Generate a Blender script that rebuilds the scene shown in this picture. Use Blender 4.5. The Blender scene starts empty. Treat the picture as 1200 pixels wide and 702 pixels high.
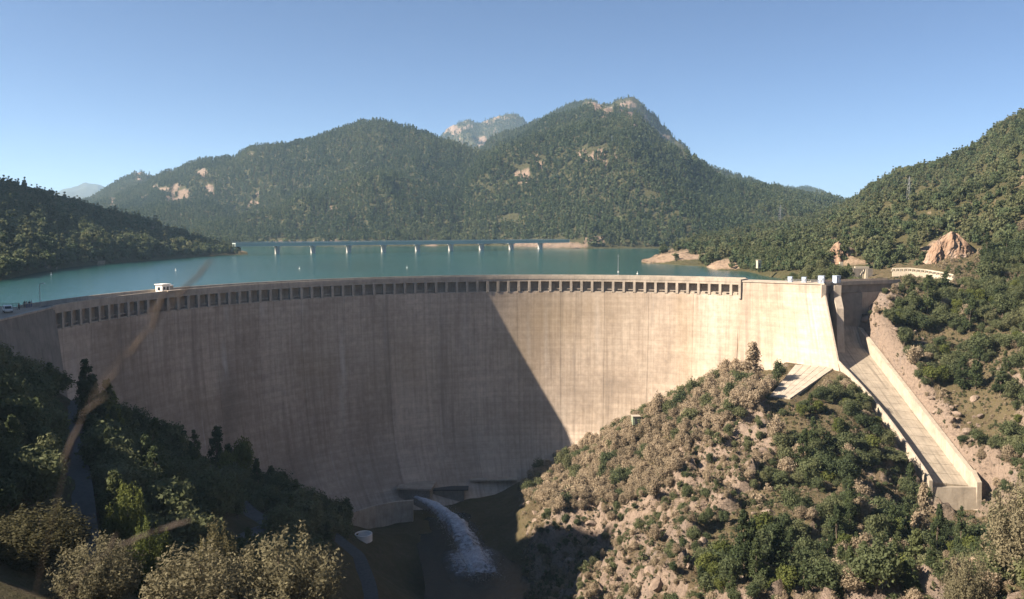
import bpy, math, random
import numpy as np
from mathutils import Vector, Matrix

C = bpy.context.scene.collection
scene = bpy.context.scene
R_ = math.radians

# ------------------------------------------------------------------ camera, sky, sun, exposure
FPX, UC, VC, VH = 1000.0, 600.0, 337.5, 268.0         # focal length in photo pixels, optical centre, horizon row
PITCH = math.atan((VC - VH) / FPX)
cd = bpy.data.cameras.new('camera'); cam = bpy.data.objects.new('camera', cd); C.objects.link(cam)
cam.location = (0, 0, 0); cam.rotation_euler = (math.pi / 2 - PITCH, 0, 0)
cd.sensor_width = 36.0; cd.lens = 30.0; cd.shift_y = -13.5 / 1200.0
cd.clip_start = 0.05; cd.clip_end = 40000
cd.dof.use_dof = True; cd.dof.focus_distance = 300.0; cd.dof.aperture_fstop = 4.2
scene.camera = cam

SUN_EL, SUN_BETA = R_(35.0), 0.24                      # light travels to the right and, by beta, away from the camera
ldir = Vector((math.cos(SUN_BETA) * math.cos(SUN_EL), math.sin(SUN_BETA) * math.cos(SUN_EL), -math.sin(SUN_EL)))
w = bpy.data.worlds.new('World'); scene.world = w; w.use_nodes = True
nt = w.node_tree
sky = nt.nodes.new('ShaderNodeTexSky'); sky.sky_type = 'NISHITA'; sky.sun_disc = False
sky.sun_elevation = SUN_EL
sky.sun_rotation = math.atan2(-ldir.x, -ldir.y)         # compass bearing of the sun, from +Y towards +X
sky.altitude = 650; sky.air_density = 0.55; sky.dust_density = 0.0; sky.ozone_density = 3.0
bg = nt.nodes['Background']; bg.inputs['Strength'].default_value = 0.05
nt.links.new(sky.outputs[0], bg.inputs['Color'])
sl = bpy.data.lights.new('sun', 'SUN'); sl.energy = 5.0; sl.angle = R_(0.53); sl.color = (1.0, 0.85, 0.68)
so = bpy.data.objects.new('sun', sl); C.objects.link(so)
so.rotation_euler = ldir.to_track_quat('-Z', 'Y').to_euler(); so.location = (-200, -60, 200)
scene.view_settings.view_transform = 'Standard'; scene.view_settings.look = 'None'
scene.view_settings.exposure = 1.62; scene.view_settings.gamma = 1.0
scene.render.engine = 'CYCLES'
scene.cycles.use_denoising = True
scene.cycles.max_bounces = 6; scene.cycles.diffuse_bounces = 3; scene.cycles.glossy_bounces = 2
scene.cycles.transparent_max_bounces = 8; scene.cycles.volume_bounces = 1
HAZE = 0.9e-4

# ------------------------------------------------------------------ helpers
def raydir(u, v):
    a = (u - UC) / FPX; b = (VC - v) / FPX
    c, s = math.cos(PITCH), math.sin(PITCH)
    return np.array([a, c + b * s, -s + b * c])
def at_Y(u, v, Y):
    d = raydir(u, v); return d * (Y / d[1])
def at_Z(u, v, z):
    d = raydir(u, v); return d * (z / d[2])
def proj(X, Y, Z):
    c, s = math.cos(PITCH), math.sin(PITCH)
    d = Y * c - Z * s
    return UC + FPX * X / d, VC - FPX * (Y * s + Z * c) / d
def zrow(v, Y):                                         # height seen on photo row v at distance Y
    return at_Y(UC, v, Y)[2]

def tag(o, label=None, cat=None, group=None, kind=None):
    if label: o['label'] = label
    if cat: o['category'] = cat
    if group: o['group'] = group
    if kind: o['kind'] = kind
    return o
def empty(name, loc=(0, 0, 0), rz=0.0, label=None, cat=None, group=None):
    o = bpy.data.objects.new(name, None); C.objects.link(o)
    o.location = loc; o.rotation_euler = (0, 0, rz); o.empty_display_size = 0.5
    return tag(o, label, cat, group)
def mesh_obj(name, me, parent=None, mats=None):
    o = bpy.data.objects.new(name, me); C.objects.link(o)
    if parent is not None: o.parent = parent
    if mats:
        for m in (mats if isinstance(mats, (list, tuple)) else [mats]): me.materials.append(m)
    return o

class MB:
    """collects verts and faces; build() links them as ONE mesh object"""
    def __init__(s): s.v = []; s.f = []
    def add(s, vs, fs):
        b = len(s.v); s.v += [tuple(map(float, p)) for p in vs]; s.f += [tuple(i + b for i in f) for f in fs]; return s
    def box(s, c, size, rz=0.0, taper=1.0):
        cx, cy, cz = c; sx, sy, sz = (q / 2 for q in size); ca, sa = math.cos(rz), math.sin(rz); vs = []
        for k, t in ((-1, 1.0), (1, taper)):
            for i, j in ((-1, -1), (1, -1), (1, 1), (-1, 1)):
                x, y = i * sx * t, j * sy * t
                vs.append((cx + x * ca - y * sa, cy + x * sa + y * ca, cz + k * sz))
        return s.add(vs, [(3, 2, 1, 0), (4, 5, 6, 7), (0, 1, 5, 4), (1, 2, 6, 5), (2, 3, 7, 6), (3, 0, 4, 7)])
    def hexa(s, lo, hi):                                # two quads of four points
        return s.add(list(lo) + list(hi), [(3, 2, 1, 0), (4, 5, 6, 7), (0, 1, 5, 4), (1, 2, 6, 5), (2, 3, 7, 6), (3, 0, 4, 7)])
    def tube(s, pts, rad, n=6, cap=True):
        pts = [Vector(p) for p in pts]; b = len(s.v); m = len(pts)
        if not hasattr(rad, '__len__'): rad = [rad] * m
        for i, p in enumerate(pts):
            t = (pts[min(i + 1, m - 1)] - pts[max(i - 1, 0)]).normalized()
            a = t.orthogonal().normalized() if abs(t.z) > 0.98 else t.cross(Vector((0, 0, 1))).normalized()
            c = t.cross(a)
            for k in range(n):
                q = 2 * math.pi * k / n
                s.v.append(tuple(p + (a * math.cos(q) + c * math.sin(q)) * rad[i]))
        for i in range(m - 1):
            for k in range(n):
                k2 = (k + 1) % n
                s.f.append((b + i * n + k, b + i * n + k2, b + (i + 1) * n + k2, b + (i + 1) * n + k))
        if cap:
            s.f.append(tuple(b + k for k in range(n))[::-1]); s.f.append(tuple(b + (m - 1) * n + k for k in range(n)))
        return s
    def lathe(s, prof, c=(0, 0, 0), n=16):
        b = len(s.v); m = len(prof)
        for r, z in prof:
            for k in range(n):
                q = 2 * math.pi * k / n
                s.v.append((c[0] + r * math.cos(q), c[1] + r * math.sin(q), c[2] + z))
        for i in range(m - 1):
            for k in range(n):
                k2 = (k + 1) % n
                s.f.append((b + i * n + k, b + i * n + k2, b + (i + 1) * n + k2, b + (i + 1) * n + k))
        s.f.append(tuple(b + k for k in range(n))[::-1]); s.f.append(tuple(b + (m - 1) * n + k for k in range(n)))
        return s
    def mesh(s, name):
        me = bpy.data.meshes.new(name); me.from_pydata(s.v, [], s.f); me.update(); return me
    def build(s, name, mat, parent=None, smooth=False):
        me = s.mesh(name)
        if smooth: me.polygons.foreach_set('use_smooth', [True] * len(me.polygons))
        return mesh_obj(name, me, parent, mat)

def np_mesh(name, V, quads, smooth=True):
    V = np.asarray(V, np.float32); quads = np.asarray(quads, np.int32)
    me = bpy.data.meshes.new(name); k = quads.shape[1]
    me.vertices.add(len(V)); me.vertices.foreach_set('co', V.ravel())
    me.loops.add(quads.size); me.loops.foreach_set('vertex_index', quads.ravel())
    me.polygons.add(len(quads)); me.polygons.foreach_set('loop_start', np.arange(0, quads.size, k, dtype=np.int32))
    me.polygons.foreach_set('use_smooth', np.full(len(quads), smooth))
    me.update(calc_edges=True); return me
def grid_quads(nu, nv):
    i = np.arange(nu * nv).reshape(nu, nv)
    return np.stack([i[:-1, :-1], i[1:, :-1], i[1:, 1:], i[:-1, 1:]], -1).reshape(-1, 4)
def set_attr(me, name, vals):
    a = me.attributes.new(name, 'FLOAT', 'POINT'); a.data.foreach_set('value', np.asarray(vals, np.float32).ravel())

# noise -----------------------------------------------------------
def _hash(ix, iy, seed):
    h = (ix.astype(np.int64) * 374761393 + iy.astype(np.int64) * 668265263 + seed * 974711) & 0xffffffff
    h = ((h ^ (h >> 13)) * 1274126177) & 0xffffffff
    return ((h ^ (h >> 16)) & 0xffff) / 65535.0
def vnoise(x, y, seed=0):
    ix = np.floor(x); iy = np.floor(y); fx = x - ix; fy = y - iy
    fx = fx * fx * fx * (fx * (fx * 6 - 15) + 10); fy = fy * fy * fy * (fy * (fy * 6 - 15) + 10)
    a = _hash(ix, iy, seed); b = _hash(ix + 1, iy, seed); c = _hash(ix, iy + 1, seed); d = _hash(ix + 1, iy + 1, seed)
    return (a + (b - a) * fx) * (1 - fy) + (c + (d - c) * fx) * fy - 0.5
def fbm(x, y, wl, octv=4, seed=0, gain=0.5, ridged=False):
    s = np.zeros_like(x, float); a = 1.0; f = 1.0 / wl
    for k in range(octv):
        n = vnoise(x * f + 17.3 * k, y * f - 9.1 * k, seed + k) * 2
        s += a * ((0.5 - np.abs(n)) * 2 if ridged else n)
        a *= gain; f *= 2.03
    return s
def inpoly(u, v, poly):
    u = np.asarray(u, float); v = np.asarray(v, float); ins = np.zeros(u.shape, bool); n = len(poly)
    for i in range(n):
        x1, y1 = poly[i]; x2, y2 = poly[(i + 1) % n]
        if y1 == y2: continue
        c = ((y1 > v) != (y2 > v)) & (u < (x2 - x1) * (v - y1) / (y2 - y1) + x1)
        ins ^= c
    return ins

# ------------------------------------------------------------------ materials
def new_mat(name):
    m = bpy.data.materials.new(name); m.use_nodes = True
    return m, m.node_tree, m.node_tree.nodes['Principled BSDF']
def nd(t, typ, **kw):
    n = t.nodes.new(typ)
    for k, v in kw.items(): setattr(n, k, v)
    return n
def noise(t, vec, scale, detail=4, rough=0.55):
    n = nd(t, 'ShaderNodeTexNoise'); n.inputs['Scale'].default_value = scale
    n.inputs['Detail'].default_value = detail; n.inputs['Roughness'].default_value = rough
    if vec is not None: t.links.new(vec, n.inputs['Vector'])
    return n.outputs['Fac']
def ramp(t, fac, stops):
    n = nd(t, 'ShaderNodeValToRGB'); e = n.color_ramp.elements
    while len(e) < len(stops): e.new(0.5)
    for q, (p, c) in zip(e, stops):
        q.position = p; q.color = (*c, 1) if len(c) == 3 else c
    t.links.new(fac, n.inputs['Fac']); return n.outputs['Color']
def mix(t, fac, a, b, mode='MIX'):
    n = nd(t, 'ShaderNodeMix', data_type='RGBA', blend_type=mode)
    def put(sock, v):
        if isinstance(v, bpy.types.NodeSocket): t.links.new(v, sock)
        elif isinstance(v, (int, float)): sock.default_value = v
        else: sock.default_value = (*v, 1)
    put(n.inputs[0], fac); put(n.inputs[6], a); put(n.inputs[7], b); return n.outputs[2]
def mth(t, op, a, b=0.0, clamp=False):
    n = nd(t, 'ShaderNodeMath', operation=op, use_clamp=clamp)
    for i, v in enumerate((a, b)):
        if isinstance(v, bpy.types.NodeSocket): t.links.new(v, n.inputs[i])
        else: n.inputs[i].default_value = v
    return n.outputs[0]
def attr(t, name):
    n = nd(t, 'ShaderNodeAttribute'); n.attribute_name = name; return n
def geo_pos(t): return nd(t, 'ShaderNodeNewGeometry').outputs['Position']
def mapping(t, vec, scale=(1, 1, 1), rot=(0, 0, 0)):
    n = nd(t, 'ShaderNodeMapping'); n.inputs['Scale'].default_value = scale; n.inputs['Rotation'].default_value = rot
    t.links.new(vec, n.inputs['Vector']); return n.outputs[0]
def bump(t, h, dist, strength=1.0):
    n = nd(t, 'ShaderNodeBump'); n.inputs['Distance'].default_value = dist; n.inputs['Strength'].default_value = strength
    t.links.new(h, n.inputs['Height']); return n.outputs[0]
def plain(name, col, rough=0.7, metal=0.0, var=0.25, scale=1.5):
    m, t, b = new_mat(name)
    n = noise(t, geo_pos(t), scale, 5)
    c = ramp(t, n, [(0.25, tuple(q * (1 - var) for q in col)), (0.75, tuple(min(1, q * (1 + var)) for q in col))])
    t.links.new(c, b.inputs['Base Color']); b.inputs['Roughness'].default_value = rough; b.inputs['Metallic'].default_value = metal
    return m

def dam_concrete():
    m, t, b = new_mat('dam_concrete')
    uv = nd(t, 'ShaderNodeUVMap').outputs[0]              # metres along the arc, metres of height
    blot = noise(t, mapping(t, uv, (1, 0.6, 1)), 0.045, 5, 0.6)
    fine = noise(t, uv, 0.5, 6, 0.65)
    streak = noise(t, mapping(t, uv, (0.9, 0.035, 1)), 1.0, 5, 0.65)
    streak2 = noise(t, mapping(t, uv, (0.28, 0.012, 1)), 1.0, 4, 0.6)
    col = ramp(t, blot, [(0.3, (0.36, 0.29, 0.225)), (0.5, (0.45, 0.37, 0.295)), (0.68, (0.53, 0.45, 0.365))])
    col = mix(t, 0.75, col, ramp(t, fine, [(0.3, (0.38, 0.38, 0.38)), (0.7, (0.62, 0.62, 0.62))]), 'OVERLAY')
    col = mix(t, 0.5, col, ramp(t, streak, [(0.36, (0.34, 0.33, 0.32)), (0.55, (0.53, 0.53, 0.53)), (0.72, (0.62, 0.61, 0.60))]), 'OVERLAY')
    dark = ramp(t, streak2, [(0.55, (0, 0, 0)), (0.75, (1, 1, 1))])
    col = mix(t, mth(t, 'MULTIPLY', dark, 0.6), col, (0.17, 0.145, 0.125))
    white = ramp(t, noise(t, mapping(t, uv, (0.55, 0.02, 1)), 1.0, 3, 0.5), [(0.70, (0, 0, 0)), (0.78, (1, 1, 1))])
    col = mix(t, mth(t, 'MULTIPLY', white, 0.55), col, (0.55, 0.52, 0.48))
    # lift lines of the formwork, every 2 m, and thin shutter marks every 4 m along
    sp = nd(t, 'ShaderNodeSeparateXYZ'); t.links.new(uv, sp.inputs[0])
    def lines(sock, period, width):
        fr = mth(t, 'FRACT', mth(t, 'DIVIDE', sock, period))
        return mth(t, 'LESS_THAN', fr, width / period)
    ln = mth(t, 'MAXIMUM', lines(sp.outputs[1], 2.0, 0.22), mth(t, 'MULTIPLY', lines(sp.outputs[0], 2.0, 0.16), 0.8))
    ln = mth(t, 'MULTIPLY', ln, mth(t, 'MULTIPLY', noise(t, mapping(t, uv, (0.2, 0.2, 1)), 1.0, 3), 0.30))
    col = mix(t, ln, col, (0.19, 0.165, 0.14))
    st = attr(t, 'stain').outputs['Fac']                # ochre and dark patches with a place of their own
    col = mix(t, mth(t, 'MULTIPLY', st, 0.6, True), col, (0.33, 0.245, 0.14))
    dk = attr(t, 'damp').outputs['Fac']
    dkn = mth(t, 'MULTIPLY', dk, mth(t, 'ADD', mth(t, 'MULTIPLY', streak, 1.2), -0.05), True)
    col = mix(t, dkn, col, (0.13, 0.11, 0.095))
    oi = nd(t, 'ShaderNodeObjectInfo').outputs['Random']      # each block was poured apart and weathers a little differently
    col = mix(t, 1.0, col, ramp(t, oi, [(0, (.90, .89, .88)), (1, (1.06, 1.06, 1.06))]), 'MULTIPLY')
    band = noise(t, mapping(t, uv, (.03, .5, 1)), 1.0, 2)
    col = mix(t, .35, col, ramp(t, band, [(.35, (.40, .40, .40)), (.65, (.60, .60, .60))]), 'OVERLAY')
    lm = attr(t, 'lime').outputs['Fac']
    col = mix(t, mth(t, 'MULTIPLY', lm, mth(t, 'ADD', fine, .2), True), col, (0.62, 0.59, 0.55))
    t.links.new(col, b.inputs['Base Color']); b.inputs['Roughness'].default_value = 0.9
    b.inputs['Specular IOR Level'].default_value = 0.2
    hb = mth(t, 'ADD', mth(t, 'MULTIPLY', ln, -0.6), mth(t, 'MULTIPLY', fine, 0.5))
    t.links.new(bump(t, hb, 0.12, 0.5), b.inputs['Normal'])
    return m
def concrete(name, col, var=0.28, stain=0.5, axis=(1.6, 1.6, 0.12)):
    m, t, b = new_mat(name); p = geo_pos(t)
    a = noise(t, p, 0.35, 6, 0.65); s = noise(t, mapping(t, p, axis), 1.0, 4)
    c = ramp(t, a, [(0.28, tuple(q * (1 - var) for q in col)), (0.72, tuple(q * (1 + var * 0.7) for q in col))])
    d = ramp(t, s, [(0.5, (0, 0, 0)), (0.75, (1, 1, 1))])
    c = mix(t, mth(t, 'MULTIPLY', d, stain), c, tuple(q * 0.5 for q in col))
    t.links.new(c, b.inputs['Base Color']); b.inputs['Roughness'].default_value = 0.9
    t.links.new(bump(t, a, 0.25, 0.5), b.inputs['Normal']); return m

def terrain_mat(name, soil, grass, rock, rockdark, scale=1.0):
    """soil and dry grass, with rock where the mesh says so (attributes rock and veg)"""
    m, t, b = new_mat(name); p = geo_pos(t)
    n1 = noise(t, p, 0.09 * scale, 6, 0.65); n2 = noise(t, p, 0.55 * scale, 6, 0.7)
    n3 = noise(t, mapping(t, p, (1, 1, 2.4), (0.5, 0.35, 0.2)), 0.32 * scale, 7, 0.72)
    vor = nd(t, 'ShaderNodeTexVoronoi', feature='DISTANCE_TO_EDGE'); vor.inputs['Scale'].default_value = 0.35 * scale
    wp = mix(t, 0.9, p, nd(t, 'ShaderNodeTexNoise').outputs['Color'], 'ADD'); t.links.new(mapping(t, wp, (1, 1, 0.6), (0.4, 0.6, 0)), vor.inputs['Vector'])
    g = mix(t, ramp(t, n2, [(0.38, (0, 0, 0)), (0.62, (1, 1, 1))]), soil, grass)
    g = mix(t, ramp(t, n1, [(0.4, (0, 0, 0)), (0.66, (1, 1, 1))]), g, tuple(q * 0.62 for q in grass))
    n4 = noise(t, p, 1.3 * scale, 6, 0.75)
    r = ramp(t, mth(t, 'ADD', mth(t, 'MULTIPLY', n3, .55), mth(t, 'MULTIPLY', n4, .45)), [(0.36, rockdark), (0.47, rock), (0.74, tuple(min(1, q * 1.25) for q in rock))])
    r = mix(t, ramp(t, vor.outputs['Distance'], [(0.0, (0.30, 0.30, 0.30)), (0.05, (0, 0, 0))]), r, tuple(q * 0.6 for q in rockdark))
    r = mix(t, ramp(t, n1, [(0.52, (0, 0, 0)), (0.70, (0.6, 0.6, 0.6))]), r, (rock[0] * 0.8, rock[1] * 0.9, rock[2] * 1.05))
    k = mth(t, 'ADD', attr(t, 'rock').outputs['Fac'], mth(t, 'MULTIPLY', mth(t, 'ADD', n2, -0.5), 0.9))
    k = ramp(t, k, [(0.40, (0, 0, 0)), (0.60, (1, 1, 1))])
    c = mix(t, k, g, r)
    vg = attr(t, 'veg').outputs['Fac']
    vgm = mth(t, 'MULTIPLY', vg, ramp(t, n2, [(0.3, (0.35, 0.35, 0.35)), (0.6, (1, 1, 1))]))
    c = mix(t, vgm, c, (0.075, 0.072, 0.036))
    t.links.new(c, b.inputs['Base Color']); b.inputs['Roughness'].default_value = 0.95; b.inputs['Specular IOR Level'].default_value = 0.1
    c = mix(t, mth(t, 'MULTIPLY', ramp(t, n4, [(.56, (0, 0, 0)), (.62, (1, 1, 1))]), .5), c, (0.085, 0.075, 0.04))
    hh = mth(t, 'ADD', mth(t, 'ADD', n3, mth(t, 'MULTIPLY', n4, 0.35)), mth(t, 'MULTIPLY', n2, 0.5))
    t.links.new(bump(t, hh, 1.6 / scale, 0.9), b.inputs['Normal'])
    return m

def foliage(name, c1, c2, c3, rough=0.75, transl=0.42, locscale=0.02):
    m, t, b = new_mat(name)
    oi = nd(t, 'ShaderNodeObjectInfo')
    n = noise(t, oi.outputs['Location'], locscale, 3)
    r = mth(t, 'ADD', mth(t, 'MULTIPLY', oi.outputs['Random'], 0.6), mth(t, 'MULTIPLY', mth(t, 'ADD', n, -0.36), 1.7), True)
    c = ramp(t, r, [(0.1, c1), (0.5, c2), (0.95, c3)])
    ln = noise(t, nd(t, 'ShaderNodeTexCoord').outputs['Object'], 2.2, 3, 0.7)
    c = mix(t, 0.8, c, ramp(t, ln, [(0.3, (0.30, 0.30, 0.30)), (0.7, (0.70, 0.70, 0.70))]), 'OVERLAY')
    t.links.new(c, b.inputs['Base Color']); b.inputs['Roughness'].default_value = rough; b.inputs['Specular IOR Level'].default_value = 0.15
    tr = nd(t, 'ShaderNodeBsdfTranslucent'); t.links.new(c, tr.inputs['Color'])
    ms = nd(t, 'ShaderNodeMixShader'); ms.inputs[0].default_value = transl
    t.links.new(b.outputs[0], ms.inputs[1]); t.links.new(tr.outputs[0], ms.inputs[2])
    t.links.new(ms.outputs[0], t.nodes['Material Output'].inputs['Surface'])
    return m

def water(name, col, wl=6.0, amp=0.25, rough=0.12, spec=0.5):
    m, t, b = new_mat(name); p = geo_pos(t)
    n = noise(t, mapping(t, p, (1, 0.35, 1), (0, 0, 0.3)), 1.0 / wl, 6, 0.7)
    big = noise(t, mapping(t, p, (1, 0.5, 1)), 0.006, 4)
    c = ramp(t, big, [(0.35, tuple(q * 0.78 for q in col)), (0.65, tuple(q * 1.18 for q in col))])
    t.links.new(c, b.inputs['Base Color']); b.inputs['Roughness'].default_value = rough; b.inputs['IOR'].default_value = 1.33
    b.inputs['Specular IOR Level'].default_value = spec
    t.links.new(bump(t, n, amp, 1.0), b.inputs['Normal']); return m

M = {}
M['dam'] = dam_concrete()
M['parapet'] = concrete('parapet_concrete', (0.42, 0.36, 0.29))
M['conc'] = concrete('weathered_concrete', (0.40, 0.345, 0.28))
M['conc_dark'] = concrete('stained_concrete', (0.22, 0.195, 0.165))  # dark tone; under the spillway deck it stands in for the shade
M['chute'] = concrete('chute_concrete', (0.33, 0.285, 0.225), stain=0.9, var=0.3, axis=(1.5, .05, .05))
M['chute_wall'] = concrete('chute_wall_concrete', (0.37, 0.32, 0.255), stain=0.5)
M['asphalt'] = plain('asphalt', (0.10, 0.10, 0.10), 0.9)
M['track'] = plain('gravel_track', (0.075, 0.073, 0.07), 0.95)
M['plaza'] = plain('plaza_paving', (0.38, 0.29, 0.21), 0.9)
M['white'] = plain('white_paint', (0.78, 0.76, 0.72), 0.5, var=0.08)
M['cream'] = plain('cream_render', (0.42, 0.37, 0.285), 0.8, var=0.12)
M['bluegrey'] = plain('blue_grey_paint', (0.42, 0.50, 0.62), 0.45, var=0.12)
M['steel'] = plain('galvanised_steel', (0.42, 0.43, 0.44), 0.5, 0.6, var=0.12)
M['dark_steel'] = plain('dark_steel', (0.07, 0.075, 0.08), 0.6, 0.3)
M['glass'] = plain('window_glass', (0.03, 0.04, 0.05), 0.12, var=0.05)
M['bark'] = plain('bark', (0.11, 0.085, 0.062), 0.95, var=0.4, scale=4)
M['deckblue'] = plain('bridge_girder', (0.46, 0.54, 0.52), 0.6, var=0.12)
M['pierwhite'] = plain('bridge_pier', (0.42, 0.41, 0.39), 0.8, var=0.12)
M['foam'] = None
M['oak'] = foliage('oak_leaves', (0.064, 0.086, 0.042), (0.108, 0.128, 0.062), (0.165, 0.170, 0.088))
M['brown'] = foliage('dry_leaves', (0.25, 0.205, 0.142), (0.34, 0.278, 0.198), (0.42, 0.345, 0.25))
M['pine'] = foliage('pine_needles', (0.044, 0.062, 0.028), (0.070, 0.092, 0.040), (0.105, 0.122, 0.052))
M['pale'] = foliage('pale_leaves', (0.120, 0.112, 0.066), (0.165, 0.150, 0.092), (0.215, 0.190, 0.122))
M['olive'] = foliage('olive_leaves', (0.070, 0.066, 0.032), (0.105, 0.096, 0.046), (0.145, 0.128, 0.066))
M['bright'] = foliage('light_green_leaves', (0.085, 0.105, 0.030), (0.12, 0.14, 0.040), (0.155, 0.17, 0.055))
M['far'] = foliage('forest_leaves', (0.048, 0.078, 0.040), (0.092, 0.126, 0.062), (0.150, 0.172, 0.088), locscale=0.006)

GROUND = terrain_mat('hillside_ground', (0.155, 0.115, 0.08), (0.155, 0.125, 0.070), (0.265, 0.205, 0.162), (0.10, 0.080, 0.068))
FARGROUND = terrain_mat('mountain_ground', (0.085, 0.085, 0.050), (0.065, 0.078, 0.038), (0.29, 0.215, 0.165), (0.13, 0.10, 0.085), scale=0.16)
HILLGROUND = terrain_mat('wooded_hill_ground', (0.16, 0.125, 0.075), (0.105, 0.10, 0.045), (0.36, 0.265, 0.19), (0.18, 0.13, 0.10), scale=0.5)

# ------------------------------------------------------------------ the dam: an arch of radius R about (DX, DY)
DX, DY, DR, ZC = 14.2, 203.4, 122.5, -18.0             # ZC: top of the parapet
BAY = 0.03265                                          # one colonnade bay (4 m) in radians
TH0 = -1.466                                           # a pillar known from the photograph
TE = 0.582; TS = -1.60                                 # ends of the arch
def batter(h):
    h = np.asarray(h, float)
    return 0.002 * np.maximum(h - 7, 0) ** 2 + 0.020 * np.maximum(h - 56, 0) ** 2
def dampt(th, r, z): return (DX + r * math.sin(th), DY + r * math.cos(th), z)
FACE = DR - 0.2
def dam_hit(u, v):
    """where the line of sight through a photo pixel meets the downstream face"""
    d = raydir(u, v)
    for t in np.arange(150, 400, 0.5):
        p = d * t; h = ZC - p[2]
        if math.hypot(p[0] - DX, p[1] - DY) > FACE - batter(h) and p[1] > 130: return p
    return d * 300
dam = empty('arch_dam', (DX, DY, -110), label='huge curved concrete arch dam holding back the turquoise reservoir', cat='dam')
DAMI = Matrix.Translation((-DX, -DY, 110))
def part(name, mb_or_me, mat, root, smooth=False):
    """a part given in world coordinates, hung under its thing"""
    me = mb_or_me.mesh(name) if isinstance(mb_or_me, MB) else mb_or_me
    me.transform(Matrix.LocRotScale(root.location, root.rotation_euler, None).inverted())
    if smooth: me.polygons.foreach_set('use_smooth', [True] * len(me.polygons))
    if mat is not None: me.materials.append(mat)
    o = bpy.data.objects.new(name, me); C.objects.link(o); o.parent = root; return o

# stains on the face, where the photograph shows them: (u, v, ru, rv, strength)
STAIN = [(640, 372, 55, 38, .8), (610, 400, 35, 40, .5), (690, 360, 50, 25, .5), (805, 400, 14, 70, .45), (798, 365, 8, 40, .5), (370, 430, 40, 30, .45), (480, 430, 60, 40, .35), (250, 470, 40, 25, .3), (900, 360, 50, 20, .2)]
DAMP = [(268, 470, 12, 50, .9), (640, 478, 35, 10, .5), (680, 465, 35, 10, .55), (720, 452, 35, 10, .55), (770, 432, 30, 9, .4), (200, 500, 40, 30, .5), (345, 560, 45, 40, .6), (440, 560, 60, 40, .6), (150, 480, 40, 40, .4), (560, 520, 50, 40, .4), (95, 430, 40, 50, .4), (475, 575, 25, 20, .8), (540, 560, 60, 14, .5)]
LIME = [(402, 420, 1.6, 55, .7), (401, 470, 2.2, 30, .5), (263, 428, 1.5, 22, .9), (452, 375, 1.3, 30, .7), (354, 352, 1.5, 14, .5), (60, 410, 4, 40, .35), (86, 440, 3, 30, .4), (308, 360, 2, 16, .6), (265, 365, 3, 14, .4), (402, 345, 1.5, 12, .5), (640, 400, 2, 40, .3), (545, 380, 3, 40, .3), (620, 395, 2, 30, .35), (700, 380, 3, 40, .3), (835, 390, 3, 40, .3)]
def face_attrs(me, W):
    u, v = proj(W[:, 0], W[:, 1], W[:, 2])
    for nm, L in (('stain', STAIN), ('damp', DAMP), ('lime', LIME)):
        s = np.zeros(len(W))
        for (a, b, ru, rv, k) in L:
            s = np.maximum(s, k * np.exp(-(((u - a) / ru) ** 2 + ((v - b) / rv) ** 2)))
        set_attr(me, nm, s)
def face_mesh(name, th0, th1, nth, hs, faceR, backR, uv0=0.0):
    """one block: downstream face, sides and a back face, UVs in metres"""
    ths = np.linspace(th0, th1, nth); hs = np.asarray(hs, float)
    F = np.zeros((nth, len(hs), 3)); B = np.zeros((nth, len(hs), 3))
    for j, h in enumerate(hs):
        rr = faceR - batter(h)
        F[:, j, 0] = DX + rr * np.sin(ths); F[:, j, 1] = DY + rr * np.cos(ths); F[:, j, 2] = ZC - h
        B[:, j, 0] = DX + backR * np.sin(ths); B[:, j, 1] = DY + backR * np.cos(ths); B[:, j, 2] = ZC - h
    n, k = nth, len(hs); q = grid_quads(n, k); N = n * k
    W = np.concatenate([F.reshape(-1, 3), B.reshape(-1, 3)])
    top = np.stack([np.arange(n - 1) * k, N + np.arange(n - 1) * k, N + (np.arange(n - 1) + 1) * k, (np.arange(n - 1) + 1) * k], -1)
    side0 = np.stack([np.arange(k - 1), np.arange(k - 1) + 1, N + np.arange(k - 1) + 1, N + np.arange(k - 1)], -1)
    o = (n - 1) * k
    side1 = np.stack([o + np.arange(k - 1) + 1, o + np.arange(k - 1), N + o + np.arange(k - 1), N + o + np.arange(k - 1) + 1], -1)
    quads = np.concatenate([q, (q + N)[:, ::-1], top, side0, side1])
    me = np_mesh(name, W, quads, False)
    uvl = me.uv_layers.new(name='UVMap')
    s = np.repeat(ths * DR + uv0, k); z = np.tile(ZC - hs, n)
    uvv = np.concatenate([np.stack([s, z], -1)] * 2)
    uvl.data.foreach_set('uv', uvv[quads.ravel()].astype(np.float32).ravel())
    face_attrs(me, W); return me
HS = [6.1, 7.4, 9, 12, 16, 20, 24, 28, 32, 36, 40, 44, 48, 52, 56, 59, 62, 65, 68, 71, 74, 77, 80, 83, 86, 90, 95]
nblk = 16; edges = np.linspace(TS, TE, nblk + 1); g = 0.035 / DR
for i in range(nblk):
    part('monolith', face_mesh('monolith', edges[i] + g, edges[i + 1] - g, 13, HS, FACE, 129.5), M['dam'], dam)
core = face_mesh('core_wall', TS + .002, TE - .002, 160, [7.0] + HS[1:], FACE + 0.35, 129.0)
part('core_wall', core, M['dam'], dam)
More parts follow.
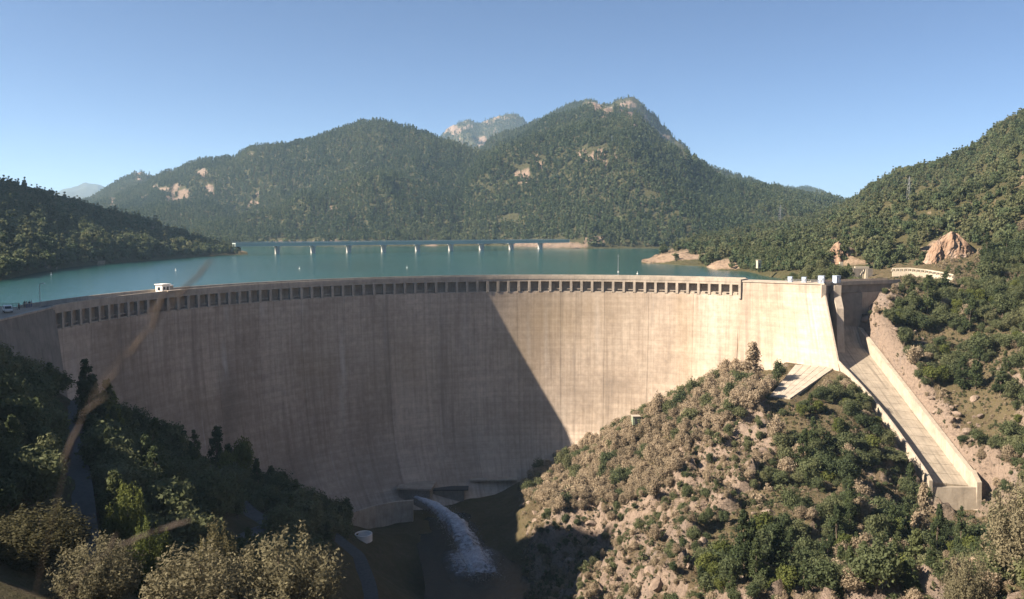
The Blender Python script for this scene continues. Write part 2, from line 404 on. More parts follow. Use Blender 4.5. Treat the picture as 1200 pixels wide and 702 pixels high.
# the recessed wall behind the colonnade, its walkway rail, the crest slab, parapets and roadway
def ring(prof, th0, th1, n, closed=True):
    """a profile of (radius, z) swept along the arc"""
    mb = MB(); m = len(prof)
    for th in np.linspace(th0, th1, n):
        mb.v += [dampt(th, r, z) for r, z in prof]
    for i in range(n - 1):
        for k in range(m if closed else m - 1):
            k2 = (k + 1) % m
            mb.f.append((i * m + k, i * m + k2, (i + 1) * m + k2, (i + 1) * m + k))
    if closed:
        mb.f.append(tuple(range(m))[::-1]); mb.f.append(tuple((n - 1) * m + k for k in range(m)))
    return mb
def rect(r0, r1, z0, z1): return [(r0, z0), (r0, z1), (r1, z1), (r1, z0)]
NS = 150
part('recessed_wall', ring(rect(125.2, 129.4, ZC - 6.6, ZC - 2.3), TS, TE, NS), M['conc'], dam)
part('crest_slab', ring([(122.3, ZC - 2.05), (122.3, ZC - 1.15), (130.2, ZC - 1.15), (130.2, ZC - 2.3), (124.0, ZC - 2.3)], TS, TE, NS), M['parapet'], dam)
part('roadway', ring(rect(122.9, 129.6, ZC - 1.14, ZC - 1.05), TS, TE, NS), M['asphalt'], dam)
part('downstream_parapet', ring(rect(122.2, 122.6, ZC - 1.16, ZC), TS, TE, NS), M['parapet'], dam)
part('upstream_parapet', ring(rect(129.7, 130.1, ZC - 1.16, ZC + 0.1), TS, TE, NS), M['parapet'], dam)
part('walkway_rail', ring(rect(122.75, 122.95, ZC - 5.1, ZC - 4.85), TS, TE, NS), M['conc'], dam)
part('walkway_kerb', ring(rect(122.4, 122.9, ZC - 6.09, ZC - 5.75), TS, TE, NS), M['conc'], dam)
pme = MB()
pme.hexa([(-.42, -.10, -7.3), (.42, -.10, -7.3), (.42, .3, -7.3), (-.42, .3, -7.3)], [(-.46, -.75, -5.9), (.46, -.75, -5.9), (.46, .4, -5.9), (-.46, .4, -5.9)])
pme.hexa([(-.46, -.75, -5.9), (.46, -.75, -5.9), (.46, .4, -5.9), (-.46, .4, -5.9)], [(-.46, -.75, -2.06), (.46, -.75, -2.06), (.46, .4, -2.06), (-.46, .4, -2.06)])
pme = pme.mesh('pillar'); pme.materials.append(M['conc'])
k0 = math.ceil((TS + 0.01 - TH0) / BAY); k1 = math.floor((TE - 0.01 - TH0) / BAY)
for k in range(k0, k1 + 1):
    th = TH0 + k * BAY; p = Vector(dampt(th, 122.9, ZC))
    o = bpy.data.objects.new('pillar', pme); C.objects.link(o); o.parent = dam
    o.matrix_local = DAMI @ Matrix.Translation(p) @ Matrix.Rotation(-th, 4, 'Z')
# thrust block at the right end: a flat face that leans out towards the chute
A0 = np.array(dampt(TE, FACE, 0))[:2]; A1 = np.array([106.3, 289.6]); A2 = np.array([109.4, 275.0])
HB = [0.6, 1.6, 4, 7, 10, 13, 16, 19, 22, 26, 30, 36]
ax = (A1 - A0) / np.linalg.norm(A1 - A0); nrm = np.array([ax[1], -ax[0]])
if nrm[1] > 0: nrm = -nrm
def blockpt(s, h):
    """s 0..1 along the block, h below the crest"""
    e = A1 - A0
    base = A0 + e * s
    out = batter(h) * (1 - s) + s * max(0, h - 4.5) * 0.80
    right = s * max(0, h - 4.5) * 0.40
    return np.array([*(base + nrm * out * 0.62 + np.array([right * 0.62, -abs(out) * 0.35])), ZC - h])
ns = 16; V = [[blockpt(s, h) for h in HB] for s in np.linspace(0, 1, ns)]
V = np.array(V).reshape(-1, 3); Bk = V.copy(); off = -nrm * 8.0
for i in range(ns):
    for j in range(len(HB)):
        b0 = (A0 + (A1 - A0) * (i / (ns - 1))) + off
        Bk[i * len(HB) + j, :2] = b0
n, k = ns, len(HB); q = grid_quads(n, k); N = n * k
top = np.stack([np.arange(n - 1) * k, N + np.arange(n - 1) * k, N + (np.arange(n - 1) + 1) * k, (np.arange(n - 1) + 1) * k], -1)
o_ = (n - 1) * k
side1 = np.stack([o_ + np.arange(k - 1) + 1, o_ + np.arange(k - 1), N + o_ + np.arange(k - 1), N + o_ + np.arange(k - 1) + 1], -1)
quads = np.concatenate([q, (q + N)[:, ::-1], top, side1])
W = np.concatenate([V, Bk]); me = np_mesh('thrust_block', W, quads, False)
uvl = me.uv_layers.new(name='UVMap'); ss = np.repeat(np.linspace(0, 29, n) + TE * DR, k); zz = np.tile(ZC - np.array(HB), n)
uvl.data.foreach_set('uv', np.concatenate([np.stack([ss, zz], -1)] * 2)[quads.ravel()].astype(np.float32).ravel()); face_attrs(me, W)
part('thrust_block', me, M['dam'], dam)
mb = MB(); e = A1 - A0; rz = math.atan2(e[1], e[0]); L = np.linalg.norm(e)
def along(s, back, z): return (*(A0 + e * s + (-nrm) * back), z)
def slab(mb, s0, s1, b0, b1, z0, z1):
    mb.hexa([along(s0, b0, z0), along(s1, b0, z0), along(s1, b1, z0), along(s0, b1, z0)], [along(s0, b0, z1), along(s1, b0, z1), along(s1, b1, z1), along(s0, b1, z1)])
slab(mb, 0.02, 1.0, -0.25, 8.2, ZC - 1.0, ZC - 0.55); part('block_cap', mb, M['parapet'], dam)
mb = MB(); slab(mb, 0.0, 0.03, -0.6, 7.5, ZC - 7.0, ZC - 0.1); part('end_pier', mb, M['conc'], dam)
# rusty seepage: two thin proud ribbons of lime crust down the joint
mb = MB()
for du in (-4, 4):
    top_ = dam_hit(869, 375); bot = dam_hit(869 + du, 409); dn = np.array([-.35, -.75, 0]) * 0.3
    mid = dam_hit(869 + du * .45, 391)
    pts = [top_ + dn, mid + dn, bot + dn]; mb.tube(pts, [0.16, 0.2, 0.24], 4)
part('seepage_crust', mb, plain('seepage_crust', (0.33, 0.22, 0.06), 0.9), dam)
# left wing wall running towards the camera, with its paved plaza on top
mb = MB(); P0 = np.array(dampt(TS, 122.4, 0))[:2]
wl = [(P0[0], P0[1] + 1), (-105.6, 186), (-103.6, 172), (-101.2, 155), (-98, 132)]
for (a, b) in zip(wl[:-1], wl[1:]):
    mb.hexa([(a[0] + 3.5, a[1], -50), (b[0] + 3.5, b[1], -50), (b[0] - 9, b[1], -50), (a[0] - 9, a[1], -50)],
            [(a[0], a[1], ZC - .62), (b[0], b[1], ZC - .62), (b[0] - 9, b[1], ZC - .62), (a[0] - 9, a[1], ZC - .62)])
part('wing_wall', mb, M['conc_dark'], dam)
mb = MB()
for (a, b) in zip(wl[:-1], wl[1:]):
    mb.hexa([(a[0] + .3, a[1], ZC - .61), (b[0] + .3, b[1], ZC - .61), (b[0] - .9, b[1], ZC - .61), (a[0] - .9, a[1], ZC - .61)],
            [(a[0] + .3, a[1], ZC - .2), (b[0] + .3, b[1], ZC - .2), (b[0] - .9, b[1], ZC - .2), (a[0] - .9, a[1], ZC - .2)])
part('wing_wall_kerb', mb, M['parapet'], dam)
# outlet house and low gallery at the foot
p = dam_hit(486, 566)
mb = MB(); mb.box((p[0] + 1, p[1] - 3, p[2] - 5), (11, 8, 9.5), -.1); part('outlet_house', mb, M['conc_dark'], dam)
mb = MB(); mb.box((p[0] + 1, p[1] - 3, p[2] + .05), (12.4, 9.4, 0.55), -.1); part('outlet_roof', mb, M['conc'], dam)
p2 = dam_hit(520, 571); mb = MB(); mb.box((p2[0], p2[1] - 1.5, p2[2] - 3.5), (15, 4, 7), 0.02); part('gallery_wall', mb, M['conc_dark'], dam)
mb = MB(); mb.box((p2[0] + 1, p2[1] - 1.6, p2[2] + .12), (16, 4.8, .25), 0.02); part('gallery_slab', mb, M['dark_steel'], dam)
p3 = dam_hit(585, 559); mb = MB(); mb.box((p3[0] - 2, p3[1] - 2.5, p3[2] - .1), (17, 3, .5), 0.06); part('toe_walkway', mb, M['conc'], dam)
OUT = p
# curved apron wall
mb = MB(); pts = [at_Z(u, v, -91) for u, v in ((404, 606), (420, 600), (440, 594), (462, 590), (484, 588))]
for a, b in zip(pts[:-1], pts[1:]):
    mb.hexa([(a[0], a[1], -99), (b[0], b[1], -99), (b[0], b[1] + 1.2, -99), (a[0], a[1] + 1.2, -99)], [(a[0], a[1], -90.6), (b[0], b[1], -90.6), (b[0], b[1] + 1.2, -90.6), (a[0], a[1] + 1.2, -90.6)])
part('apron_wall', mb, M['conc'], dam)

# ------------------------------------------------------------------ spillway line
CHL, CHR, CHY0, CHY1 = 109.4, 121.0, 302.0, 222.0
def walltop(Y): return -34.5 - (296 - Y) * 0.395
def chfloor(Y):
    if Y > 292: return -40.5 + (Y - 292) / 12.0 * 13.5
    return walltop(Y) - 4.2
# ------------------------------------------------------------------ near ground: a smooth sheet through measured and added points, then relief
CP = [  # (u, v, Y, drop) on what the photograph shows; drop is the height of the trees that hide the ground
 (0, 405, 165, 4), (0, 450, 130, 4), (0, 520, 100, 4), (0, 600, 75, 4), (0, 675, 60, 3), (100, 640, 85, 4), (100, 600, 100, 4), (100, 520, 140, 3), (100, 470, 190, 2),
 (200, 675, 78, 3), (200, 610, 118, 3), (200, 545, 180, 3), (285, 600, 165, 0), (240, 555, 192, 0), (330, 675, 85, 5), (330, 575, 225, 3), (300, 640, 140, 2), (410, 650, 192, 0),
 (426, 626, 250, 0), (400, 610, 262, 2), (470, 675, 238, 0), (480, 600, 285, 1),
 (612, 592, 275, 1), (640, 630, 248, 0), (680, 672, 217, 0), (660, 560, 285, 4),
 (740, 675, 182, 0), (740, 600, 232, 1), (740, 545, 262, 3), (740, 500, 285, 4), (800, 675, 168, 1), (800, 600, 212, 1), (800, 540, 242, 3), (800, 480, 270, 5),
 (860, 675, 152, 2), (860, 600, 192, 1), (860, 530, 232, 2), (860, 450, 268, 5), (920, 675, 148, 2), (920, 600, 185, 2), (920, 520, 225, 2), (920, 462, 258, 0), (930, 436, 275, 0),
 (970, 440, 270, 0), (1000, 675, 148, 3), (1000, 600, 186, 2), (1000, 520, 225, 1), (1000, 460, 255, 1), (995, 428, 272, 0), (1040, 490, 248, 0), (1085, 565, 222, 1),
 (1080, 675, 148, 3), (1080, 625, 185, 3), (1150, 645, 180, 2), (1020, 380, 284, 0), (1060, 420, 268, 0), (1100, 470, 250, 0), (1150, 545, 226, 0), (1200, 560, 205, 2),
 (1200, 480, 226, 2), (1200, 400, 252, 2), (1100, 400, 274, 1), (1100, 350, 297, 1), (1040, 352, 296, 0), (1200, 345, 284, 1), (1120, 330, 312, 1), (1080, 328, 316, 0), (1000, 365, 305, 0)]
pts = []
for (u, v, Y, d) in CP:
    p = at_Y(u, v, Y); pts.append((p[0], p[1], p[2] - d))
for (u, v, d) in ((60, 452, 5), (130, 490, 4), (200, 524, 4), (260, 556, 4), (330, 582, 4), (400, 608, 3), (450, 600, 1), (500, 590, 1), (560, 580, 2), (600, 562, 3), (640, 535, 4), (660, 520, 4), (700, 494, 5), (760, 467, 5), (820, 438, 5), (870, 414, 6), (905, 428, 1)):
    p = dam_hit(u, v); pts.append((p[0], p[1], p[2] - d))
pts += [(0, 3, -2.2), (8, 0, -2.0), (-8, 2, -2.2), (0, 20, -12), (25, 40, -28), (0, 60, -34), (0, 100, -62), (0, 140, -88), (-10, 180, -97), (-5, 215, -99), (-8, 250, -100), (-14, 275, -99), (5, 240, -98), (40, 100, -58), (60, 130, -56),
        (20, 130, -70), (80, 100, -40), (100, 150, -52), (100, 60, -20), (150, 100, -16), (160, 180, -28), (200, 200, -4), (250, 200, 32), (300, 120, 50), (300, 300, 40), (220, 300, 0), (200, 340, -6), (140, 335, -20.5), (150, 345, -17.5), (115, 345, -20.6), (125, 325, -20.6), (130, 333, -20.8),
        (-30, 25, -14), (-60, 20, -10), (-100, 60, -8), (-70, 50, -14), (-150, 60, 27), (-150, 100, 32), (-118, 140, -2), (-128, 165, 0), (-150, 190, 30), (-190, 190, 62), (-118, 178, -17), (-117, 192, -18.4), (-150, 135, 25), (-200, 60, 60), (-260, 120, 95), (-260, 190, 95), (-150, 236, -36), (-200, 260, -36), (-260, 270, -30), (-122, 222, -34),  # left hill out of view, its heights set so that it shades the bank
        (0, -40, 2), (100, -40, 0), (-100, -40, 10), (200, 0, 10), (300, -40, 50), (-260, -40, 60), (-100, 300, -60), (0, 360, -70), (60, 350, -60), (90, 340, -42), (-200, 370, -70),
        (115, 290, -40), (114, 250, -57), (114, 225, -68), (128, 300, -31), (130, 285, -31), (115, 212, -73.5), (108, 205, -71), (122, 210, -72), (104, 285, -42), (106, 310, -30)]
pts = np.array(pts, float)
def tps_fit(P, lam=4.0):
    n = len(P); d = np.linalg.norm(P[:, None, :2] - P[None, :, :2], axis=2) / 100
    K = np.where(d > 0, d * d * np.log(d + 1e-12), 0) + np.eye(n) * lam * 1e-4
    Q = np.c_[np.ones(n), P[:, :2] / 100]; A = np.zeros((n + 3, n + 3)); A[:n, :n] = K; A[:n, n:] = Q; A[n:, :n] = Q.T
    return np.linalg.solve(A, np.r_[P[:, 2], 0, 0, 0])
TW = tps_fit(pts)
def tps(x, y):
    out = np.zeros(x.size); X = np.c_[x.ravel(), y.ravel()]
    for i in range(0, len(X), 20000):
        q = X[i:i + 20000]; d = np.linalg.norm(q[:, None] - pts[None, :, :2], axis=2) / 100
        out[i:i + 20000] = np.where(d > 0, d * d * np.log(d + 1e-12), 0) @ TW[:-3] + TW[-3] + q @ TW[-2:] / 100
    return out.reshape(x.shape)
# where the photograph shows closed wood, shrubs and bare rock on the near slopes (photo outlines)
WOOD = [
 ('brown_wood', [(655, 520), (700, 485), (770, 455), (850, 415), (885, 405), (920, 430), (895, 470), (850, 505), (800, 530), (780, 580), (720, 590), (650, 600), (612, 575)]),
 ('gully', [(905, 470), (960, 440), (1000, 440), (1030, 470), (1050, 520), (1010, 560), (960, 600), (930, 640), (830, 680), (815, 640), (870, 600), (915, 535), (900, 500)]),
 ('foot', [(960, 600), (1060, 560), (1100, 610), (1160, 610), (1200, 600), (1200, 702), (940, 702)]),
 ('right_slope', [(1036, 372), (1070, 345), (1100, 330), (1200, 320), (1200, 425), (1165, 440), (1200, 470), (1200, 540), (1162, 546), (1128, 506), (1084, 450), (1052, 405)]),
 ('low_green', [(820, 640), (900, 600), (960, 640), (960, 702), (820, 702)]),
 ('bank', [(-80, 395), (60, 430), (130, 470), (200, 515), (330, 565), (410, 600), (400, 640), (300, 702), (-80, 702)])]
DX0, DX1, DY0, DY1, DS = -280.0, 310.0, -50.0, 352.0, 1.25
gx = np.arange(DX0, DX1 + .1, DS); gy = np.arange(DY0, DY1 + .1, DS)
GX, GY = np.meshgrid(gx, gy, indexing='ij')
GZ = tps(GX, GY)
pu, pv = proj(GX, np.maximum(GY, 8), GZ)
dense = np.zeros(GX.shape)
for nm, poly in WOOD: dense = np.maximum(dense, inpoly(pu, pv, poly) * 1.0)
for _ in range(3):                                      # soften the outlines
    dense[1:-1, 1:-1] = (dense[1:-1, 1:-1] * 2 + dense[:-2, 1:-1] + dense[2:, 1:-1] + dense[1:-1, :-2] + dense[1:-1, 2:]) / 6
rightside = np.clip((GX - (0 + (GY - 200) * -0.05)) / 14, 0, 1) * np.clip((GY - 60) / 50, 0, 1)
rocky = rightside * (1 - dense * 0.75) * np.clip((308 - GY) / 8, 0.12, 1)
hump = np.clip(np.hypot((GX - 92) / 22, (GY - 266) / 22), 0.12, 1)
sl_ = GX * .55 - GY * .83; sc_ = GX * .83 + GY * .55
fine_ = (fbm(GX * 1.2, GY * .8, 4.2, 3, 55, .65, True)) * 1.35 + fbm(GX, GY, 2.9, 2, 66) * .5
rel = fine_ + fbm(sl_, sc_ * .38, 26, 5, 3, 0.55, True) * 3.0 + fbm(GX, GY, 11, 4, 8, 0.6, True) * 1.5 + fbm(sl_, sc_ * .3, 6, 3, 18, .6, True) * .6
soft = fbm(GX, GY, 45, 4, 21) * 1.6 + fbm(GX, GY, 8, 3, 31) * 0.4
fade = np.clip(np.hypot(GX, GY) / 60, 0.12, 1)
GZ = GZ + fade * (soft * (1 - rocky * .5) + rocky * rel * hump) - 2.2 * (1 - hump)
# terrace the rock a little so that it breaks into ledges
st = 5.0; tz = (GZ + (GX * .35 + GY * .15) + fbm(GX, GY, 20, 3, 77) * 2.5) / st; fr = tz - np.floor(tz)
GZ += rocky * hump * (np.clip((fr - .5) * 2.6, -.5, .5) - (fr - .5)) * st * 0.42
rr = np.hypot(GX - DX, GY - DY)
flat = lambda m, z: np.where(m, np.minimum(GZ, z), GZ)
# cuttings: chute, plunge area, crest road and plaza
cz = np.vectorize(chfloor)(GY)
GZ = np.where((GX > CHL - 1.2) & (GX < CHR + 1.0) & (GY > CHY1 - 3) & (GY < 308), np.minimum(GZ, cz - 1.2), GZ)
GZ = np.where((GX > CHL - 7) & (GX <= CHL - 1.2) & (GY > CHY1 - 4) & (GY < 272), np.minimum(GZ, np.vectorize(walltop)(GY) - 1.6), GZ)
GZ = np.where((GX >= CHR + 1) & (GX < CHR + 2.6) & (GY > CHY1 - 4) & (GY < 296), np.minimum(GZ, np.vectorize(walltop)(GY) - 0.5), GZ)
GZ = np.where((GX > CHL - 6) & (GX < CHR + 5) & (GY > CHY1 - 18) & (GY < CHY1 - 1), np.minimum(GZ, -73.0), GZ)
th = np.arctan2(GX - DX, GY - DY)
inlake = (rr > 131) & (GY > 190) & (th > -1.75) & (th < 0.60)
GZ = np.where(inlake, np.minimum(GZ, -34), GZ)
GZ = np.where((rr > 124.5) & (rr <= 131) & (GY > 196) & (th < TE), np.minimum(GZ, -30), GZ)
GZ = np.where((GX > -128) & (GX < -108) & (GY > 165) & (GY < 202), np.minimum(GZ, ZC - 1.3), GZ)
GZ = np.where((GX > -128) & (GX < -97) & (GY > 150) & (GY < 205), np.minimum(GZ, ZC - 1.0), GZ)
bt = (GX > 76) & (GX < 109) & (GY > 246) & (GY < 300)
_q = [at_Y(902, 463, 255), at_Y(932, 426.5, 281), at_Y(980, 428.5, 277)]; _n = np.cross(_q[1] - _q[0], _q[2] - _q[0])
_pl = _q[0][2] - (_n[0] * (GX - _q[0][0]) + _n[1] * (GY - _q[0][1])) / _n[2]
GZ = np.where(bt, np.minimum(GZ, np.minimum(_pl, _q[1][2]) - .65 - np.where(GY < 262, (262 - GY) * .1, 0)), GZ)
_d3 = raydir(926, 466); _q3 = _d3 * ((_n @ _q[0]) / (_n @ _d3)); _pg = np.array([p_[:2] for p_ in (*_q, _q3)]); _c = _pg.mean(0)
for k_, dz_ in ((1.75, 3.4), (1.5, 2.2), (1.25, 1.2), (1.08, .5)):
    _in = inpoly(GX, GY, [tuple(_c + (p_ - _c) * k_) for p_ in _pg]); GZ = np.where(_in & (rr < 112), np.maximum(GZ, _pl - dz_), GZ)
bt = (GX > 100) & (GX < 124) & (GY > 285) & (GY < 320); GZ = np.where(bt, np.minimum(GZ, -27), GZ)
def hN(x, y):
    i = np.clip((np.asarray(x, float) - DX0) / DS, 0, len(gx) - 1.001); j = np.clip((np.asarray(y, float) - DY0) / DS, 0, len(gy) - 1.001)
    a = i.astype(int); b = j.astype(int); f = i - a; g_ = j - b
    return (GZ[a, b] * (1 - f) + GZ[a + 1, b] * f) * (1 - g_) + (GZ[a, b + 1] * (1 - f) + GZ[a + 1, b + 1] * f) * g_
nV = np.stack([GX, GY, GZ], -1).reshape(-1, 3)
ground = np_mesh('valley_ground', nV, grid_quads(len(gx), len(gy)))
gzx, gzy = np.gradient(GZ, DS); slope = np.hypot(gzx, gzy)
set_attr(ground, 'rock', np.clip(rocky * (0.30 + 0.45 * np.clip(slope - .45, 0, 1)) + np.clip(slope - 1.1, 0, .5), 0, 1))
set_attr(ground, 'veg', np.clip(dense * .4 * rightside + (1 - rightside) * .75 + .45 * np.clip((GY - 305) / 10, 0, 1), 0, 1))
ground.materials.append(GROUND)
tag(mesh_obj('ground', ground), kind='structure')

# roads on the left bank, laid over the ground
def ribbon(name, uvY, width, mat, lift=0.25, n=40):
    P = np.array([at_Y(u, v, Y)[:2] for u, v, Y in uvY]); t = np.linspace(0, len(P) - 1, n)
    x = np.interp(t, np.arange(len(P)), P[:, 0]); y = np.interp(t, np.arange(len(P)), P[:, 1])
    for _ in range(3):
        x[1:-1] = (x[:-2] + 2 * x[1:-1] + x[2:]) / 4; y[1:-1] = (y[:-2] + 2 * y[1:-1] + y[2:]) / 4
    dx = np.gradient(x); dy = np.gradient(y); l = np.hypot(dx, dy); nx, ny = -dy / l, dx / l
    mb = MB(); zc = hN(x, y) + lift
    for _ in range(2): zc[1:-1] = (zc[:-2] + zc[1:-1] + zc[2:]) / 3
    for i in range(n):
        for s in (-1, -.98, .98, 1):
            dz = -3.0 if abs(s) == 1 else 0.0
            mb.v.append((x[i] + nx[i] * s * width / 2, y[i] + ny[i] * s * width / 2, zc[i] + dz + .35))
    for i in range(n - 1):
        for k in range(3): mb.f.append((i * 4 + k, i * 4 + k + 1, (i + 1) * 4 + k + 1, (i + 1) * 4 + k))
    o = mb.build(name, mat); tag(o, kind='structure'); return np.stack([x, y], -1)
ROADS = []
ROADS.append((ribbon('road', [(85, 465, 196), (84, 500, 160), (86, 545, 130), (95, 620, 96), (100, 690, 76)], 4.0, M['track']), 2.6))
ROADS.append((ribbon('road', [(222, 542, 205), (240, 555, 194), (258, 572, 182), (285, 590, 172), (312, 597, 170), (300, 612, 158), (270, 628, 140), (235, 640, 124)], 5.0, M['track']), 3.2))
ROADS.append((ribbon('road', [(340, 612, 205), (385, 630, 205), (412, 648, 196), (428, 672, 180), (432, 700, 165)], 5.0, M['track']), 3.2))

# ------------------------------------------------------------------ lake and far relief
ZW = -22.3
lake = MB()
arc = [dampt(t, 129.2, ZW) for t in np.linspace(-1.75, TE, 60)]
poly = arc + [(112, 318, ZW), (300, 420, ZW), (700, 700, ZW), (900, 1500, ZW), (-1500, 1500, ZW), (-1100, 300, ZW), (-500, 235, ZW), (-150, 205, ZW)]
lake.add(poly, [tuple(range(len(poly)))])
M['lake'] = water('lake_water', (0.015, 0.072, 0.070), 5.0, 0.36, 0.14)
tag(lake.build('lake', M['lake']), kind='structure')
bp = MB(); bp.add([(-9000, -700, -135), (9000, -700, -135), (9000, 10500, -135), (-9000, 10500, -135)], [(0, 1, 2, 3)])
tag(bp.build('terrain_base', plain('base_soil', (0.12, 0.11, 0.07))), kind='structure')

FOREST = []
def interp(tab, u): return np.interp(u, [p[0] for p in tab], [p[1] for p in tab])
def strip(name, u0, u1, nu, nt, sky_, D0, D1, z0, prof=0.9, amp=18.0, wl=320.0, rocks=(), mat=None, back=0.5, seed=1, jag=1.0, amp2=4.0, veg=1.0, rid=0.48, drop=0.0, lump=1.2):
    us = np.linspace(u0, u1, nu); t = np.concatenate([[-0.06, -0.02], np.linspace(0, 1, nt), [1.06, 1.16, 1.4, 1.8]])
    vs = interp(sky_, us) + drop + fbm(us, us * 0 + seed * 7.7, 12, 3, seed) * jag
    d0 = interp(D0, us); d1 = interp(D1, us); zz0 = interp(z0, us)
    R0 = np.array([at_Z(u, VH + 1, 0) * 0 + raydir(u, VH + 12) for u in us]); F = R0 / R0[:, 1:2] * d0[:, None]; F[:, 2] = zz0
    T = np.array([at_Y(u, v, d) for u, v, d in zip(us, vs, d1)])
    T[:, 2] = np.maximum(T[:, 2], zz0 + .5)
    P = np.zeros((nu, len(t), 3))
    for j, tt in enumerate(t):
        c = tt if tt <= 1 else 1 + (tt - 1) * back * 2
        P[:, j, :2] = F[:, :2] + (T[:, :2] - F[:, :2]) * c
        if tt < 0: k = tt * 0; P[:, j, 2] = zz0 + tt * 150
        elif tt <= 1: P[:, j, 2] = zz0 + (T[:, 2] - zz0) * tt ** prof
        else: P[:, j, 2] = zz0 + (T[:, 2] - zz0) * (1 - ((tt - 1) / .8) ** 1.2) 
    X, Y = P[..., 0], P[..., 1]
    w_ = np.clip(np.minimum(t / .12, 1), 0, 1) * np.clip((1.0 - t) / .38, 0.02, 1)
    hgt = np.clip((T[:, 2] - zz0) / (amp * 4), 0, 1)
    rel = (fbm(X + .4 * Y, Y * .55, wl, 5, seed, .5, True) - .3) * amp + fbm(X, Y, wl * .22, 4, seed + 50) * amp2
    P[..., 2] += rel * w_[None, :] * hgt[:, None]
    pu, pv = proj(X, Y, P[..., 2])
    rk = np.zeros(X.shape)
    nz = fbm(X, Y + P[..., 2] * 2, wl * .12, 4, seed + 9, .6)
    for (a, b, ru, rv, k) in rocks:
        d = np.sqrt(((pu - a) / ru) ** 2 + ((pv - b) / rv) ** 2) + nz * .75
        rk = np.maximum(rk, k * np.clip((1.25 - d) * 2, 0, 1))
    P[..., 2] += rk * (fbm(X, Y, wl * .1, 4, seed + 4, .6, True)) * amp2 * lump * np.clip(1 - np.abs(t - 1.0) * 0, 0, 1)[None, :]
    me = np_mesh(name, P.reshape(-1, 3), grid_quads(nu, len(t)))
    set_attr(me, 'rock', rk * 1.1); set_attr(me, 'veg', np.full(X.shape, veg) * (1 - np.clip(rk, 0, 1)))
    me.materials.append(mat or FARGROUND)
    o = tag(mesh_obj(name, me), kind='structure')
    return o, P, rk, t
def sample(P, rk, t, n, seed, tmax=1.05, zmin=-20.5, rockmax=.35, gap=None):
    """random points by area on a strip"""
    rng = np.random.default_rng(seed)
    a = P[:-1, :-1]; du = P[1:, :-1] - a; dv = P[:-1, 1:] - a
    ar = np.linalg.norm(np.cross(du, dv), axis=-1); ar[:, (t[:-1] < -.01) | (t[:-1] > tmax)] = 0
    pr = (ar / ar.sum()).ravel(); idx = rng.choice(len(pr), n, p=pr); i, j = np.unravel_index(idx, ar.shape)
    f = rng.random((n, 1)); g_ = rng.random((n, 1))
    p = a[i, j] + du[i, j] * f + dv[i, j] * g_
    ok = (p[:, 2] > zmin) & (rk[i, j] < rockmax + rng.random(n) * .3)
    if gap is not None:
        nzz = fbm(p[:, 0], p[:, 1], gap[0], 3, seed) ; ok &= nzz > gap[1] - rng.random(n) * .35
    u, v = proj(p[:, 0], p[:, 1], p[:, 2]); ok &= (u > -90) & (u < 1290)
    return p[ok]

# main wooded massif, left of the gully
SA = [(40, 262), (100, 241), (130, 229), (170, 214), (185, 206), (197, 198), (203, 198), (225, 190), (240, 185), (275, 184), (295, 171), (330, 169), (345, 168), (370, 161), (400, 150), (425, 143), (440, 141.5), (465, 145), (490, 152), (515, 161), (540, 169), (565, 177), (585, 186), (602, 203), (613, 225), (618, 245), (622, 268), (640, 282)]
A = strip('mountain', 40, 640, 260, 70, SA, [(40, 980), (280, 1080), (640, 1120)], [(40, 2300), (300, 1900), (440, 1800), (560, 1650), (600, 1500), (640, 1250)], [(0, ZW), (1200, ZW)], 0.82, 52, 420,
          rocks=[(197, 200, 5, 3, .8), (297, 236, 5, 6, 1), (303, 229, 4, 4, 1), (246, 227, 4, 6, 1), (235, 204, 7, 6, .9), (213, 232, 7, 7, .8), (200, 233, 6, 5, .8), (185, 222, 12, 5, .8), (130, 240, 6, 7, .9), (293, 184, 3, 3, .8), (205, 218, 5, 4, .8), (390, 243, 6, 2.5, .7), (262, 222, 4, 2, .7), (170, 232, 6, 4, .6), (345, 285, 60, 1.5, .8), (430, 286, 20, 1.6, 1), (490, 286, 25, 1.6, 1), (505, 287, 10, 1.6, 1)], seed=11, drop=2.5, lump=.5)
# right massif with the rocky summit
SB = [(545, 200), (560, 184), (575, 172), (600, 159), (630, 144), (660, 132), (680, 125), (684, 122), (688, 120), (694, 121.5), (704, 127), (716, 126.5), (722, 122), (730, 120.5), (739, 120), (745, 124), (750, 130), (757, 138), (766, 147), (775, 157), (786, 166), (797, 175), (804, 181), (809, 188), (818, 193), (830, 200), (845, 206), (880, 214), (905, 219), (940, 226), (970, 233), (990, 240), (1040, 252), (1080, 262)]
B = strip('mountain', 545, 1080, 280, 90, SB, [(545, 1150), (620, 1060), (690, 960), (760, 960), (1080, 900)], [(545, 2600), (690, 3000), (740, 3000), (810, 2700), (900, 2500), (1080, 1900)], [(0, ZW), (1200, ZW)], 0.86, 62, 560,
          rocks=[(612, 207, 9, 10, 1), (606, 214, 5, 5, 1), (683, 179, 13, 4, 1), (702, 187, 9, 4, .8), (629, 184, 3, 5, 1), (633, 194, 4, 4, .9), (697, 126, 7, 4, 1), (711, 133, 5, 5, .9), (737, 126, 7, 4, .9), (738, 140, 6, 8, 1), (745, 148, 5, 5, .9), (728, 133, 3, 6, .7), (725, 192, 4, 6, .8), (749, 193, 6, 4, .9), (758, 143, 5, 8, .8), (768, 154, 5, 6, .7), (780, 166, 5, 6, .7), (793, 177, 5, 5, .7), (804, 186, 4, 4, .6), (630, 157, 10, 1.5, .7), (655, 289, 35, 1.5, 1), (700, 283, 14, 3, .9), (757, 240, 5, 3, .6)], seed=23, drop=1.5, jag=1.4, lump=.7)
